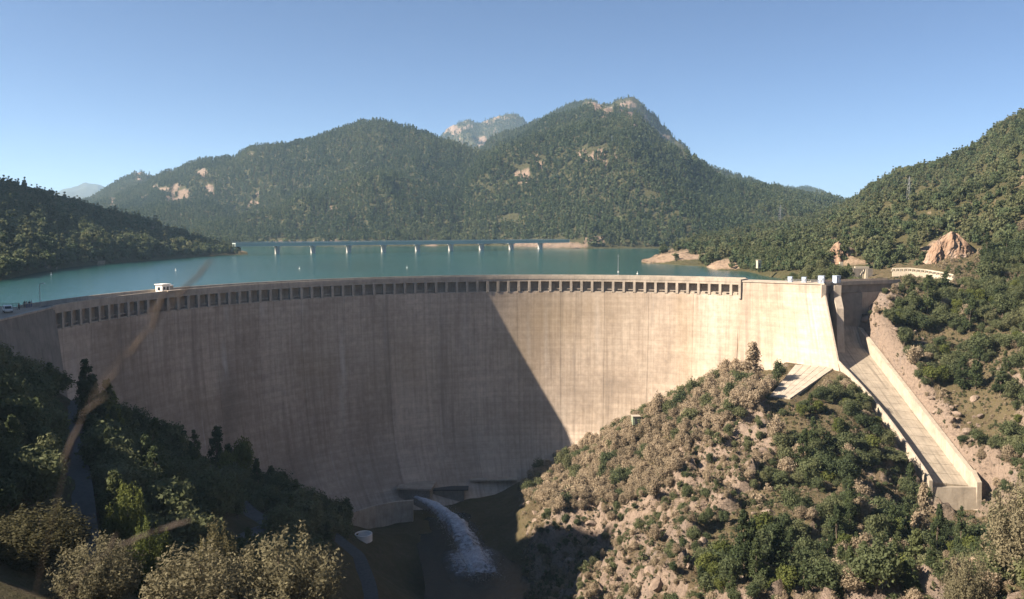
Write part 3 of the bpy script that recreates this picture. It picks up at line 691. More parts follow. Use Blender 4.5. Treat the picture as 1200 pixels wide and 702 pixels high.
Cc = strip('mountain', 505, 650, 120, 40, [(505, 172), (515, 162), (520, 156), (528, 150), (535, 146), (543, 142), (549, 141), (556, 144), (565, 143), (572, 140), (580, 137), (590, 135), (602, 135.5), (610, 138), (616, 144), (622, 149), (632, 156), (650, 165)], [(500, 2700), (650, 2700)], [(500, 4300), (650, 4300)], [(0, 40), (1200, 40)], 1.1, 60, 500,
          rocks=[(530, 152, 12, 6, .9), (547, 146, 8, 5, .7), (572, 143, 8, 3, .6), (586, 139, 8, 2, .6), (600, 138, 6, 2, .5), (580, 152, 5, 4, .55), (563, 167, 5, 5, 1), (540, 166, 3, 3, .8)], seed=31, jag=1.6)
Dd = strip('mountain', 40, 260, 140, 50, [(40, 268), (70, 250), (90, 240), (110, 232), (130, 219), (145, 209), (156, 204), (161, 201), (167, 202), (176, 207), (182, 210), (190, 214), (215, 225), (260, 240)], [(40, 1400), (260, 1500)], [(40, 2500), (160, 2700), (260, 2700)], [(0, -10), (1200, -10)], 0.9, 40, 500,
           rocks=[(161, 206, 5, 3.5, 1), (163, 211, 4.5, 5, 1), (170, 205, 4, 3, .8)], seed=41, drop=1.5)
Ee = strip('mountain', -120, 200, 120, 30, [(-120, 240), (40, 231), (60, 228), (66, 225), (75, 222), (88, 220), (96, 217), (103, 215), (112, 216), (122, 220), (134, 226), (160, 236), (200, 244)], [(-120, 6000), (200, 6000)], [(-120, 8600), (200, 8600)], [(0, 60), (1200, 60)], 1.0, 120, 1200,
           rocks=[(95, 222, 40, 9, .25)], seed=51, jag=1.2, amp2=30)
G = strip('mountain', 830, 1080, 100, 30, [(830, 222), (862, 217.5), (885, 218), (905, 219.5), (940, 220), (955, 223), (968, 228), (982, 234), (1000, 242), (1080, 262)], [(830, 2600), (1080, 2600)], [(830, 4200), (1080, 4200)], [(0, 20), (1200, 20)], 0.9, 50, 600, seed=61)
# wooded promontory on the left shore
SF = [(-260, -70), (-150, 40), (-90, 120), (-40, 185), (0, 217), (20, 218), (45, 224), (70, 233), (100, 242), (140, 252), (165, 257), (190, 265), (220, 276), (250, 285), (275, 291), (290, 297)]  # the unseen left end is raised steeply to throw shade on the promontory
DF = [(-260, 330), (-60, 345), (0, 365), (40, 430), (80, 492), (140, 560), (200, 630), (255, 700), (290, 740)]
F = strip('hill', -260, 290, 170, 46, SF, DF, [(-260, 700), (0, 720), (150, 800), (250, 800), (290, 770)], [(0, ZW), (1200, ZW)], 0.95, 8, 110,
          rocks=[(190, 272, 28, 5, .6), (60, 313, 10, 1.5, .9), (120, 311, 5, 1.4, .9), (140, 310, 8, 1.3, .9), (0, 322, 4, 2, 1), (160, 309, 10, 1.2, .8), (280, 291, 8, 5, .6)], mat=HILLGROUND, drop=5, seed=71, amp2=2.0, jag=.5)
# wooded hillside on the right, from the lake shore up to the skyline
SH = [(752, 304), (757, 300), (775, 292), (800, 283), (820, 278), (840, 274), (870, 268), (900, 261), (930, 257), (960, 250), (985, 240), (1005, 229), (1020, 217), (1035, 209), (1050, 201), (1065, 196), (1085, 192), (1100, 189), (1120, 180), (1140, 171), (1155, 161), (1170, 148), (1185, 137), (1200, 130), (1300, 85), (1420, 40)]
DH = [(752, 552), (775, 545), (800, 520), (825, 505), (840, 462), (875, 445), (895, 410), (920, 388), (960, 368), (1000, 352), (1050, 347), (1110, 340), (1200, 318), (1420, 300)]
ZH = [(752, ZW), (885, ZW), (900, -20.5), (930, -18.8), (1110, -18.2), (1150, -17), (1200, -16), (1420, 5)]
H = strip('hill', 752, 1420, 230, 80, SH, DH, [(752, 570), (800, 690), (840, 760), (900, 900), (985, 980), (1060, 860), (1200, 700), (1420, 560)], ZH, 0.92, 11, 120,
          rocks=[(800, 302, 40, 4, .9), (760, 304, 12, 3, 1), (845, 312, 16, 4, 1), (860, 306, 14, 4, .8), (790, 294, 20, 5, .55), (980, 290, 12, 8, 1), (990, 300, 18, 7, 1), (1000, 307, 20, 4, .7), (1060, 192, 5, 5, .8), (1192, 210, 5, 9, .9), (1170, 200, 5, 5, .5), (895, 268, 14, 4, .5), (920, 266, 10, 3, .5), (840, 286, 8, 4, .5), (1105, 300, 26, 16, .8), (1140, 303, 20, 9, .8), (1190, 308, 12, 6, .6), (1090, 250, 6, 4, .5), (1165, 235, 4, 6, .5), (1040, 205, 8, 4, .5)], mat=HILLGROUND, lump=.45, drop=5, seed=81, amp2=2.2, jag=.7)

# sheer rock faces of the road cutting, proud of the hillside
def rock_face(outline, v0, Y0, lean, depth, seed):
    """outline: (u, v top); a steep broken face from row v0 up to the outline, closed back into the hill"""
    us = np.linspace(outline[0][0], outline[-1][0], 46); vt = interp(outline, us); nt = 34
    P = np.zeros((46, nt + 3, 3))
    for i, u in enumerate(us):
        b = at_Y(u, v0, Y0); b[2] -= 2.5; tp = at_Y(u, vt[i], Y0 + lean)
        for j in range(nt): P[i, j] = b + (tp - b) * j / (nt - 1)
        for j, (dy, dz) in enumerate(((depth * .3, .2), (depth * .7, -.6), (depth, -9))):
            P[i, nt + j] = tp + np.array([tp[0] / tp[1] * dy, dy, dz])
    X, Z = P[..., 0], P[..., 2]
    d = fbm(X, Z * .35, 5, 5, seed, .55, True) * 1.0 + fbm(X, Z, 2.2, 4, seed + 3, .6) * .5
    wgt = np.zeros(nt + 3); wgt[:nt] = 1; wgt[nt - 1] = .6; wgt[0] = .5
    P[..., 1] -= d * wgt; P[..., 2] += fbm(X, P[..., 1], 4, 3, seed + 6) * .5 * wgt
    me = np_mesh('rock_face', P.reshape(-1, 3), grid_quads(46, nt + 3), False)
    set_attr(me, 'rock', np.ones(P.shape[:2])); set_attr(me, 'veg', np.zeros(P.shape[:2])); me.materials.append(ROCKFACE)
    return tag(mesh_obj('rock_face', me), kind='structure')
def rockface_mat():
    m, t, b = new_mat('ochre_rock'); p = geo_pos(t)
    n = noise(t, mapping(t, p, (.5, .5, .16)), 1.0, 7, 0.7); n2 = noise(t, p, 0.25, 5)
    c = ramp(t, n, [(0.3, (0.11, 0.07, 0.048)), (0.5, (0.235, 0.152, 0.10)), (0.7, (0.31, 0.215, 0.148))])
    c = mix(t, ramp(t, n2, [(0.5, (0, 0, 0)), (0.7, (.8, .8, .8))]), c, (0.32, 0.255, 0.205))
    t.links.new(c, b.inputs['Base Color']); b.inputs['Roughness'].default_value = .95
    t.links.new(bump(t, n, .8, .9), b.inputs['Normal']); return m
ROCKFACE = rockface_mat()
rock_face([(1078, 317), (1083, 301), (1092, 289), (1102, 279), (1114, 272), (1122, 274), (1130, 283), (1138, 291), (1146, 298), (1153, 307), (1158, 317)], 318, 341, 7, 26, 5)
rock_face([(966, 303), (971, 295), (977, 287), (983, 283), (988, 288), (996, 291), (1002, 293), (1006, 300), (1012, 305)], 309, 372, 6, 26, 9)

# ------------------------------------------------------------------ tree shapes
def leaf_cloud(rng, cen, rad, nleaf, leaf, up=0.25, flat=0.8, asp=1.5, loose=0.0):
    """small leaf quads round clump centres; returns (n*4, 3)"""
    n = len(cen); d = rng.normal(size=(n, nleaf, 3)); d[..., 2] += up
    d /= np.linalg.norm(d, axis=-1, keepdims=True)
    r = rad[:, None, None] * (0.55 - .35 * loose + (0.5 + loose) * rng.random((n, nleaf, 1)) ** (1 + .5 * loose))
    pos = cen[:, None] + d * r * np.array([1, 1, flat])
    nr = d + rng.normal(size=d.shape) * 0.45; nr /= np.linalg.norm(nr, axis=-1, keepdims=True)
    ref = rng.normal(size=d.shape); a = np.cross(nr, ref); a /= np.linalg.norm(a, axis=-1, keepdims=True); b = np.cross(nr, a)
    s = leaf * (0.6 + 0.8 * rng.random((n, nleaf, 1)))
    a = a * s * asp / 2; b = b * s / 2
    q = np.stack([pos - a, pos - b * .9, pos + a, pos + b * .9], 2)
    return q.reshape(-1, 3)
def crown_mesh(name, seed, kind, h, w_, ncl, nleaf, leaf, base=0.2):
    rng = np.random.default_rng(seed)
    if kind == 'round':
        u = rng.normal(size=(ncl, 3)); u /= np.linalg.norm(u, axis=1, keepdims=True)
        r = rng.random((ncl, 1)) ** .45
        c = u * r * np.array([w_ * .36, w_ * .36, h * (1 - base) * .38]); c[:, 2] += h * (base + (1 - base) * .5)
        c[:, :2] *= (1 + .25 * rng.normal(size=(ncl, 1)) * .5)
        rad = w_ * (.13 + .11 * rng.random(ncl))
    elif kind == 'cone':
        t = rng.random(ncl) ** 1.15; t[0] = .98; ang = rng.random(ncl) * 6.283
        rr = w_ * .42 * (1 - t) ** .75 * (.45 + .55 * rng.random(ncl))
        c = np.stack([rr * np.cos(ang), rr * np.sin(ang), h * (base + (1 - base) * t * .97)], 1)
        rad = w_ * (.10 + .09 * rng.random(ncl)) * (1.15 - .6 * t)
    elif kind == 'tier':
        k = rng.integers(0, 6, ncl); t = (k + .3 * rng.random(ncl)) / 6; ang = rng.random(ncl) * 6.283
        rr = w_ * .46 * np.clip(1.05 - t ** 1.6, .1, 1) * (.35 + .65 * rng.random(ncl))
        c = np.stack([rr * np.cos(ang), rr * np.sin(ang), h * (base + (1 - base) * (t + .04)) + rr * .12], 1)
        rad = w_ * (.10 + .08 * rng.random(ncl))
    elif kind == 'twig':                                # many upright stems with leaves set along them
        Vs = []; c = []
        for k in range(ncl):
            an = rng.random() * 6.283; rad_ = w_ * .5 * math.sqrt(rng.random()); top = h * (.45 + .55 * rng.random()) * (1 - .35 * (rad_ / (w_ * .5)) ** 2)
            p0 = np.array([math.cos(an) * rad_ * .25, math.sin(an) * rad_ * .25, 0]); p1 = np.array([math.cos(an) * rad_, math.sin(an) * rad_, top]); mid = (p0 + p1) / 2 + np.array([math.cos(an), math.sin(an), -.3]) * rad_ * .25 + rng.normal(size=3) * .15
            tt = (.25 + .75 * rng.random(nleaf) ** .8)[:, None]; q = (1 - tt) ** 2 * p0 + 2 * tt * (1 - tt) * mid + tt ** 2 * p1
            q = q + rng.normal(size=q.shape) * (.05 + .16 * (1 - tt) + .06) * w_ / 5
            nr = rng.normal(size=q.shape) + np.array([math.cos(an), math.sin(an), .5]); nr /= np.linalg.norm(nr, axis=1, keepdims=True)
            a_ = np.cross(nr, rng.normal(size=q.shape)); a_ /= np.linalg.norm(a_, axis=1, keepdims=True); b_ = np.cross(nr, a_)
            s_ = leaf * (.6 + .8 * rng.random((nleaf, 1))); Vs.append(np.stack([q - a_ * s_, q - b_ * s_ * .45, q + a_ * s_, q + b_ * s_ * .45], 1).reshape(-1, 3)); c.append(p1 * .8)
        V = np.concatenate(Vs)
        return np_mesh(name, V, np.arange(len(V)).reshape(-1, 4), False), np.array(c)
    else:                                               # upright bush of several stems
        ang = rng.random(ncl) * 6.283; t = rng.random(ncl)
        rr = w_ * .45 * np.sqrt(rng.random(ncl)) * np.sin(np.clip(t * 2.6 + .5, 0, 3.0)) ** .6
        c = np.stack([rr * np.cos(ang), rr * np.sin(ang), h * (.08 + .86 * t)], 1)
        rad = w_ * (.08 + .08 * rng.random(ncl)) * (24 / max(24, ncl)) ** .35
    V = leaf_cloud(rng, c, rad, nleaf, leaf, flat=.62 if kind == 'tier' else .85, loose=1.0 if kind == 'bush' or ncl >= 55 else .6, asp=2.2 if ncl >= 55 else 1.5)
    return np_mesh(name, V, np.arange(len(V)).reshape(-1, 4), False), c
def trunk_mesh(name, seed, h, w_, cen, base, r0):
    rng = random.Random(seed); mb = MB(); top = h * (.72 if base < .5 else .85); b1, b2 = rng.uniform(-.05, .05) * w_, rng.uniform(-.05, .05) * w_
    ax_ = [(0, 0, -.8), (b1 * .3, b2 * .3, h * base * .6), (b1, b2, h * .45), (b1 * .5, b2 * .7, top)]
    mb.tube(ax_, [r0 * 1.25, r0, r0 * .65, r0 * .22], 6)
    for c in list(cen)[:7]:
        s = min(.9, max(.25, c[2] / h * .7)); p0 = Vector((b1 * s, b2 * s, h * s * .75)); p1 = Vector(c)
        mb.tube([p0, p0.lerp(p1, .5) + Vector((0, 0, -.04 * h)), p1], [r0 * .38, r0 * .26, r0 * .1], 4)
    return mb.mesh(name)
PROTO = {}
def proto(key, kind, n, h, w_, ncl, nleaf, leaf, base, mat, r0):
    L_ = []
    for i in range(n):
        sd = sum(map(ord, key)) * 31 + i
        cm, cen = crown_mesh('crown_' + key, sd, kind, h, w_, ncl, nleaf, leaf, base); cm.materials.append(M[mat])
        tm = trunk_mesh('trunk_' + key, sd, h, w_, cen, base, r0); tm.materials.append(M['bark'])
        L_.append((tm, cm))
    PROTO[key] = (L_, h, w_)
proto('oak', 'round', 6, 6.0, 5.6, 34, 92, .30, .12, 'oak', .16)
proto('brown', 'round', 5, 5.5, 4.8, 34, 92, .26, .10, 'brown', .14)
proto('brightoak', 'round', 3, 6.0, 4.8, 34, 92, .27, .12, 'bright', .14)
proto('pine', 'cone', 4, 9.0, 4.6, 44, 80, .27, .12, 'pine', .16)
proto('brightpine', 'cone', 3, 9.0, 5.4, 40, 56, .34, .15, 'bright', .16)
proto('dryconifer', 'cone', 3, 9.0, 5.0, 44, 56, .32, .08, 'brown', .16)
proto('browncone', 'cone', 1, 9.0, 5.6, 60, 60, .32, .05, 'brown', .16)
proto('bush', 'bush', 4, 2.2, 2.8, 12, 36, .26, .0, 'oak', .05)
proto('drybush', 'bush', 4, 1.8, 2.4, 12, 36, .22, .0, 'brown', .05)
proto('palebush', 'twig', 4, 7.0, 6.0, 190, 75, .12, .0, 'pale', .10)
proto('nearpine', 'twig', 2, 9.0, 5.0, 200, 85, .14, .1, 'bright', .15)
proto('palepine', 'twig', 2, 9.0, 5.5, 220, 80, .13, .1, 'olive', .15)
proto('neardark', 'round', 2, 8.0, 7.0, 50, 100, .26, .1, 'oak', .18)

SRC = bpy.data.collections.new('tree_sources')          # not linked to the scene: only the scatter reads it
def source(prefix, meshes):
    col = bpy.data.collections.new(prefix); 
    for i, ms in enumerate(meshes):
        tm, cm = ms
        nV_ = len(tm.vertices); V = np.zeros(nV_ * 3, np.float32); tm.vertices.foreach_get('co', V)
        mb = MB(); mb.v = [tuple(x.co) for x in tm.vertices] + [tuple(x.co) for x in cm.vertices]
        mb.f = [tuple(p.vertices) for p in tm.polygons] + [tuple(q + nV_ for q in p.vertices) for p in cm.polygons]
        me = mb.mesh(prefix); me.materials.append(tm.materials[0]); me.materials.append(cm.materials[0])
        me.polygons.foreach_set('material_index', [0] * len(tm.polygons) + [1] * len(cm.polygons))
        o = bpy.data.objects.new('%s_%d' % (prefix, i), me); col.objects.link(o)
    return col
def scatter(name, col, P, S, seed, nvar, tilt=.06):
    """one object of many plants: points carrying size and turn, instanced by geometry nodes"""
    rng = np.random.default_rng(seed); n = len(P)
    me = bpy.data.meshes.new(name); me.vertices.add(n); me.vertices.foreach_set('co', np.asarray(P, np.float32).ravel())
    S = np.asarray(S, float); sc = np.stack([S * (.8 + .4 * rng.random(n)), S * (.8 + .4 * rng.random(n)), S * (.8 + .45 * rng.random(n))], -1)
    rot = np.stack([rng.normal(size=n) * tilt, rng.normal(size=n) * tilt, rng.random(n) * 6.283], -1)
    for nm, dat in (('sc', sc), ('rot', rot)):
        a = me.attributes.new(nm, 'FLOAT_VECTOR', 'POINT'); a.data.foreach_set('vector', dat.astype(np.float32).ravel())
    a = me.attributes.new('pick', 'INT', 'POINT'); a.data.foreach_set('value', rng.integers(0, nvar, n).astype(np.int32))
    o = tag(mesh_obj(name, me), kind='stuff')
    g_ = bpy.data.node_groups.new(name, 'GeometryNodeTree')
    g_.interface.new_socket('Geometry', in_out='INPUT', socket_type='NodeSocketGeometry'); g_.interface.new_socket('Geometry', in_out='OUTPUT', socket_type='NodeSocketGeometry')
    gi = g_.nodes.new('NodeGroupInput'); go = g_.nodes.new('NodeGroupOutput')
    ci = g_.nodes.new('GeometryNodeCollectionInfo'); ci.inputs['Collection'].default_value = col
    ci.inputs['Separate Children'].default_value = True; ci.inputs['Reset Children'].default_value = True
    ip = g_.nodes.new('GeometryNodeInstanceOnPoints'); ip.inputs['Pick Instance'].default_value = True
    def na(nm, ty):
        q = g_.nodes.new('GeometryNodeInputNamedAttribute'); q.data_type = ty; q.inputs['Name'].default_value = nm; return [s for s in q.outputs if s.enabled and s.name == 'Attribute'][0]
    lk = g_.links.new
    e2r = g_.nodes.new('FunctionNodeEulerToRotation'); lk(na('rot', 'FLOAT_VECTOR'), e2r.inputs[0])
    lk(gi.outputs[0], ip.inputs['Points']); lk(ci.outputs[0], ip.inputs['Instance']); lk(na('pick', 'INT'), ip.inputs['Instance Index'])
    lk(e2r.outputs[0], ip.inputs['Rotation']); lk(na('sc', 'FLOAT_VECTOR'), ip.inputs['Scale']); lk(ip.outputs[0], go.inputs[0])
    md = o.modifiers.new('scatter', 'NODES'); md.node_group = g_
    return o
def clear_cuts(p):
    u, v = proj(p[:, 0], p[:, 1], p[:, 2]); tv = proj(p[:, 0], p[:, 1], p[:, 2] + 6)[1]
    return p[~(((u > 962) & (u < 1016) & (p[:, 1] < 374) & (tv < 309)) | ((u > 1078) & (u < 1152) & (p[:, 1] < 347) & (tv < 318)))]
def far_source():
    L_ = []
    for i in range(6):
        kind = ('cone', 'cone', 'round', 'cone', 'round', 'cone')[i]; h, w_ = (11, 5.2) if kind == 'cone' else (8.5, 6.5)
        cm, cen = crown_mesh('crown', 900 + i, kind, h, w_, 9, 9, 1.7, .12); cm.materials.append(M['far'])
        mb = MB(); mb.tube([(0, 0, -1), (0, 0, h * .6)], [.2, .08], 4); tm = mb.mesh('trunk'); tm.materials.append(M['bark']); L_.append((tm, cm))
    return source('far_tree', L_)
def mid_source():
    L_ = []
    for i in range(6):
        kind = ('round', 'round', 'cone', 'round', 'round', 'cone')[i]; h, w_ = (6.2, 6.0) if kind == 'round' else (8.5, 4.4)
        cm, cen = crown_mesh('crown', 950 + i, kind, h, w_, 16, 26, .8, .08); cm.materials.append(M['oak'] if i % 3 else M['far'])
        mb = MB(); mb.tube([(0, 0, -1), (0, 0, h * .6)], [.2, .08], 4); tm = mb.mesh('trunk'); tm.materials.append(M['bark']); L_.append((tm, cm))
    return source('mid_tree', L_)
FAR = far_source(); MID = mid_source()
rg = np.random.default_rng(5)
for nm, (o, P, rk, t), n, s0 in (('forest', A, 34000, .82), ('forest', B, 76000, .86), ('forest', Dd, 9000, 1.0), ('forest', Cc, 9000, 1.0), ('forest', G, 14000, 1.1)):
    p = sample(P, rk, t, n, n, 1.03, gap=(90, -1.0)); u, v = proj(p[:, 0], p[:, 1], p[:, 2]); p = p[~((u > 682) & (u < 812) & (v < interp(SB, u) + 7) & (rg.random(len(p)) < .85))]; scatter(nm, FAR, p, s0 * (.65 + .55 * rg.random(len(p))), n, 6)
p = sample(*F[1:], 5200, 77, 1.05, ZW + .6, .3); scatter('wood', MID, p, .75 + .5 * rg.random(len(p)), 77, 6)
p = clear_cuts(sample(*H[1:], 9500, 78, 1.05, ZW + .8, .3, gap=(60, -.55))); scatter('wood', MID, p, .55 + .5 * rg.random(len(p)), 78, 6)

p = sample(*H[1:], 30000, 79, .4, ZW + .8, 1.2); u, v = proj(p[:, 0], p[:, 1], p[:, 2]); p = p[(u > 868) & (u < 1042) & (v > 301) & (p[:, 1] > 352) & ~((u > 978) & (v < 327) & (p[:, 1] < 362))]
p = clear_cuts(p); scatter('wood', MID, p, .5 + .4 * rg.random(len(p)), 79, 6)

# ------------------------------------------------------------------ trees and bushes on the near slopes
rng = np.random.default_rng(42)
def on_ground(x, y): return float(hN(x, y))
def blocked(x, y):
    r = math.hypot(x - DX, y - DY)
    z = on_ground(x, y); h = ZC - z
    if r > FACE - batter(max(h, 0)) - 1.2 and y > 130 and x < 90 and x > -125: return True
    if CHL - 3.2 < x < CHR + 2.2 and CHY1 - 12 < y < 310: return True
    if 78 < x < 112 and 268 < y < 300 and y > 252 + (112 - x) * .62: return True
    if x > 98 and 296 < y < 313 and x < 142: return True
    if 128 < x < 168 and 312 <= y < 346: return True
    if -130 < x < -96 and 148 < y < 206: return True
    for pth, w_ in ROADS:
        if np.min(np.hypot(pth[:, 0] - x, pth[:, 1] - y)) < w_ + .6: return True
    return False
placed = []                                             # x, y, radius
grid_ = {}
def free(x, y, r, k=.62):
    gx_, gy_ = int(x // 6), int(y // 6)
    for i in (-1, 0, 1):
        for j in (-1, 0, 1):
            for (a, b, q) in grid_.get((gx_ + i, gy_ + j), ()):
                if (a - x) ** 2 + (b - y) ** 2 < (k * (q + r)) ** 2: return False
    return True
def put(x, y, r): grid_.setdefault((int(x // 6), int(y // 6)), []).append((x, y, r))
# trees that stand out in the photograph: (u, top row, distance, kind, width in photo px or None, label, Hmin)
HERO = [
 (880, 402, 281, 'browncone', 34, 'tallest brown-leaved tree, standing against the dam at the head of the wooded slope'),
 (796, 456, 279, 'oak', 20, 'round dark green tree alone against the lower edge of the sunlit dam face'),
 (770, 458, 281, 'brown', 18, 'small round brownish tree left of the dark green one below the sunlit dam'),
 (913, 421, 268, 'oak', 20, 'low spreading tree casting its shadow on the pale concrete apron'),
 (128, 446, 172, 'brightpine', 40, 'sunlit yellow-green tree beside the steep track on the shaded left bank'),
 (97, 436, 185, 'pine', 26, 'pointed dark tree at the top of the steep track by the left dam wall'),
 (265, 527, 196, 'brightoak', 22, 'small sunlit light green tree just above the hairpin of the lower road'),
 (283, 511, 205, 'brightoak', 28, 'taller sunlit light green tree behind the hairpin, in front of the shaded dam'),
 (146, 553, 98, 'nearpine', 52, 'yellow-green tree rising alone in the shade left of the lower road'),
 (172, 598, 78, 'nearpine', 52, 'light green pine in the bottom left corner below the lone yellow-green tree'),
 (45, 584, 72, 'palepine', 115, 'brownish pine in the bottom left corner at the frame edge'),
 (328, 612, 64, 'palebush', 150, 'large pale sunlit bush at the bottom, furthest right of the left bank bushes'),
 (232, 628, 62, 'palebush', 125, 'wide pale bush left of the largest pale bush at the bottom'),
 (256, 602, 84, 'palepine', 52, 'olive green bush rising behind the pale bushes at the bottom'),
 (112, 622, 66, 'palebush', 105, 'brownish bush between the bottom left pines'),
 (1204, 545, 112, 'palebush', 92, 'big pale-leaved tree at the right frame edge below the chute lip'),
 (1135, 640, 104, 'palebush', 60, 'pale olive bush at the bottom right beside the big pale-leaved tree'),
 (1078, 565, 178, 'dryconifer', 32, 'tall brownish conifer just left of the chute lip'),
 (1100, 590, 170, 'pine', 24, 'dark green pine in front of the chute lip'),
 (1128, 594, 168, 'pine', 20, 'slender dark pine right of the first pine before the chute lip'),
 (1062, 590, 176, 'pine', 22, 'dark pine left of the tall brownish conifer by the chute'),
 (1040, 527, 226, 'oak', 48, 'broad dark green oak left of the lower chute wall'),
 (1160, 244 + 60, 306, 'oak', 34, 'dark round tree at the right end of the ochre road cutting'),
 (1090, 322, 303, 'pine', 20, 'dark pointed tree in front of the pierced white road parapet'),
 (1108, 318, 303, 'pine', 22, 'taller pointed tree right of the first before the road parapet'),
]
TREE_NAMES = {'oak': 'oak_tree', 'brown': 'brown_tree', 'brightoak': 'green_tree', 'pine': 'pine_tree', 'brightpine': 'pine_tree', 'dryconifer': 'conifer_tree', 'browncone': 'conifer_tree', 'palebush': 'pale_tree', 'nearpine': 'pine_tree', 'palepine': 'olive_tree', 'neardark': 'oak_tree'}
def make_tree(kind, i, loc, sxy, sz, rz, label, group=None):
    L_, h, w_ = PROTO[kind]; tm, cm = L_[i % len(L_)]
    e_ = empty(TREE_NAMES[kind], loc, rz, label, 'tree', group); e_.scale = (sxy, sxy, sz)
    e_.rotation_euler = (rng.normal() * .04, rng.normal() * .04, rz)
    for nm, me in (('trunk', tm), ('crown', cm)):
        o = bpy.data.objects.new(nm, me); C.objects.link(o); o.parent = e_
    return e_
for i, (u, vt, Y, kind, wpx, lab) in enumerate(HERO):
    p = at_Y(u, vt, Y); z = on_ground(p[0], p[1]); hh = min(max(p[2] - z, 2.5), 15)
    L_, h, w_ = PROTO[kind]; sxy = wpx / 1000 * Y / w_
    make_tree(kind, i, (p[0], p[1], p[2] - hh), sxy, hh / h, rng.random() * 6.28, lab)
    put(p[0], p[1], wpx / 1000 * Y * .42)
# the rest: candidates by zone
ZONES = {'right_bank': (('oak', .85), ('pine', .15)), 'brown_wood': (('brown', .80), ('oak', .20)), 'gully': (('oak', .66), ('pine', .06), ('brightoak', .16), ('brown', .12)), 'foot': (('oak', .5), ('pine', .18), ('brown', .18), ('brightoak', .14)),
         'right_slope': (('oak', .76), ('pine', .08), ('brown', .06), ('brightoak', .10)), 'low_green': (('oak', .65), ('pine', .15), ('brightoak', .2)), 'bank': (('oak', .86), ('pine', .14)), 'rock': (('oak', .5), ('brown', .5))}
WHERE = {'right_bank': 'bank behind the spillway gates', 'brown_wood': 'wooded slope just below the sunlit half of the dam', 'gully': 'green gully between the apron and the spillway chute', 'foot': 'hillside below the chute lip at the bottom right',
         'right_slope': 'slope to the right of the spillway chute', 'low_green': 'bottom of the rocky spur', 'bank': 'shaded left bank under the dam', 'rock': 'bare rock of the right hand spur'}
KINDW = {'oak': 'dark green round oak', 'brown': 'dry brown rounded tree', 'pine': 'pointed dark pine', 'brightoak': 'lighter green leafy tree'}
cand = []
N_ = 60000
xs = rng.uniform(-170, 230, N_); ys = rng.uniform(62, 345, N_); zs = hN(xs, ys); us, vs = proj(xs, ys, zs)
zone = np.full(N_, '', dtype=object)
zone[(us > 860) & (us < 1230) & (ys > 306) & (xs > 86)] = 'right_bank'
for nm, poly_ in WOOD:
    m_ = inpoly(us, vs - 4, poly_); zone[m_] = nm
off = (us > 1200) & (us < 1420) & (vs < 720); zone[off] = 'right_slope'
off = (us < 0) & (us > -300); zone[off & (zone == '')] = 'bank'
rocksel = (zone == '') & (xs > 8) & (us > 600) & (us < 1250) & (vs < 760); zone[rocksel & (rng.random(N_) < .30)] = 'rock'
clump = fbm(xs, ys, 13, 3, 99)
for i in range(N_):
    zn = zone[i]
    if not zn: continue
    if zn in ('gully', 'right_slope', 'foot', 'low_green') and clump[i] < -.12 - (.04 if zn == 'right_slope' else 0): continue
    ks, pr = zip(*ZONES[zn]); kind = ks[rng.choice(len(ks), p=pr)]
    base_w = PROTO[kind][2]; s = {'right_bank': .85, 'brown_wood': .82, 'gully': .85, 'foot': .85, 'right_slope': .92, 'low_green': .9, 'bank': 1.15, 'rock': .42}[zn] * (.5 + .85 * rng.random() ** 1.4)
    r = base_w * s * .5
    tu, tv = proj(xs[i], ys[i], zs[i] + PROTO[kind][1] * s)
    if 1010 < tu < 1152 and tv < 321 and ys[i] > 250: continue
    if inpoly([tu, us[i], us[i]], [tv, (tv + vs[i]) / 2, tv], [(893, 474), (928, 427), (982, 427), (930, 476)]).any() and ys[i] < 276: continue
    if 1088 < tu < 1166 and 552 < tv < 604 and ys[i] < 222: continue
    if not free(xs[i], ys[i], r, {'rock': .75, 'brown_wood': .45}.get(zn, .55)): continue
    if blocked(xs[i], ys[i]): continue
    if ys[i] < 100 and zn == 'bank' and us[i] < 420 and vs[i] > 610: continue
    put(xs[i], ys[i], r); cand.append((xs[i], ys[i], zs[i], kind, s, zn, us[i], vs[i]))
def seen_px(c):
    inside = 0 < c[6] < 1200 and 0 < c[7] < 715
    return (PROTO[c[3]][1] * c[4] * 1000 / c[1]) * (1 if inside else .01) * (.75 if c[5] == 'bank' else 1)
cand.sort(key=seen_px, reverse=True)
NT = 300 - len(HERO)
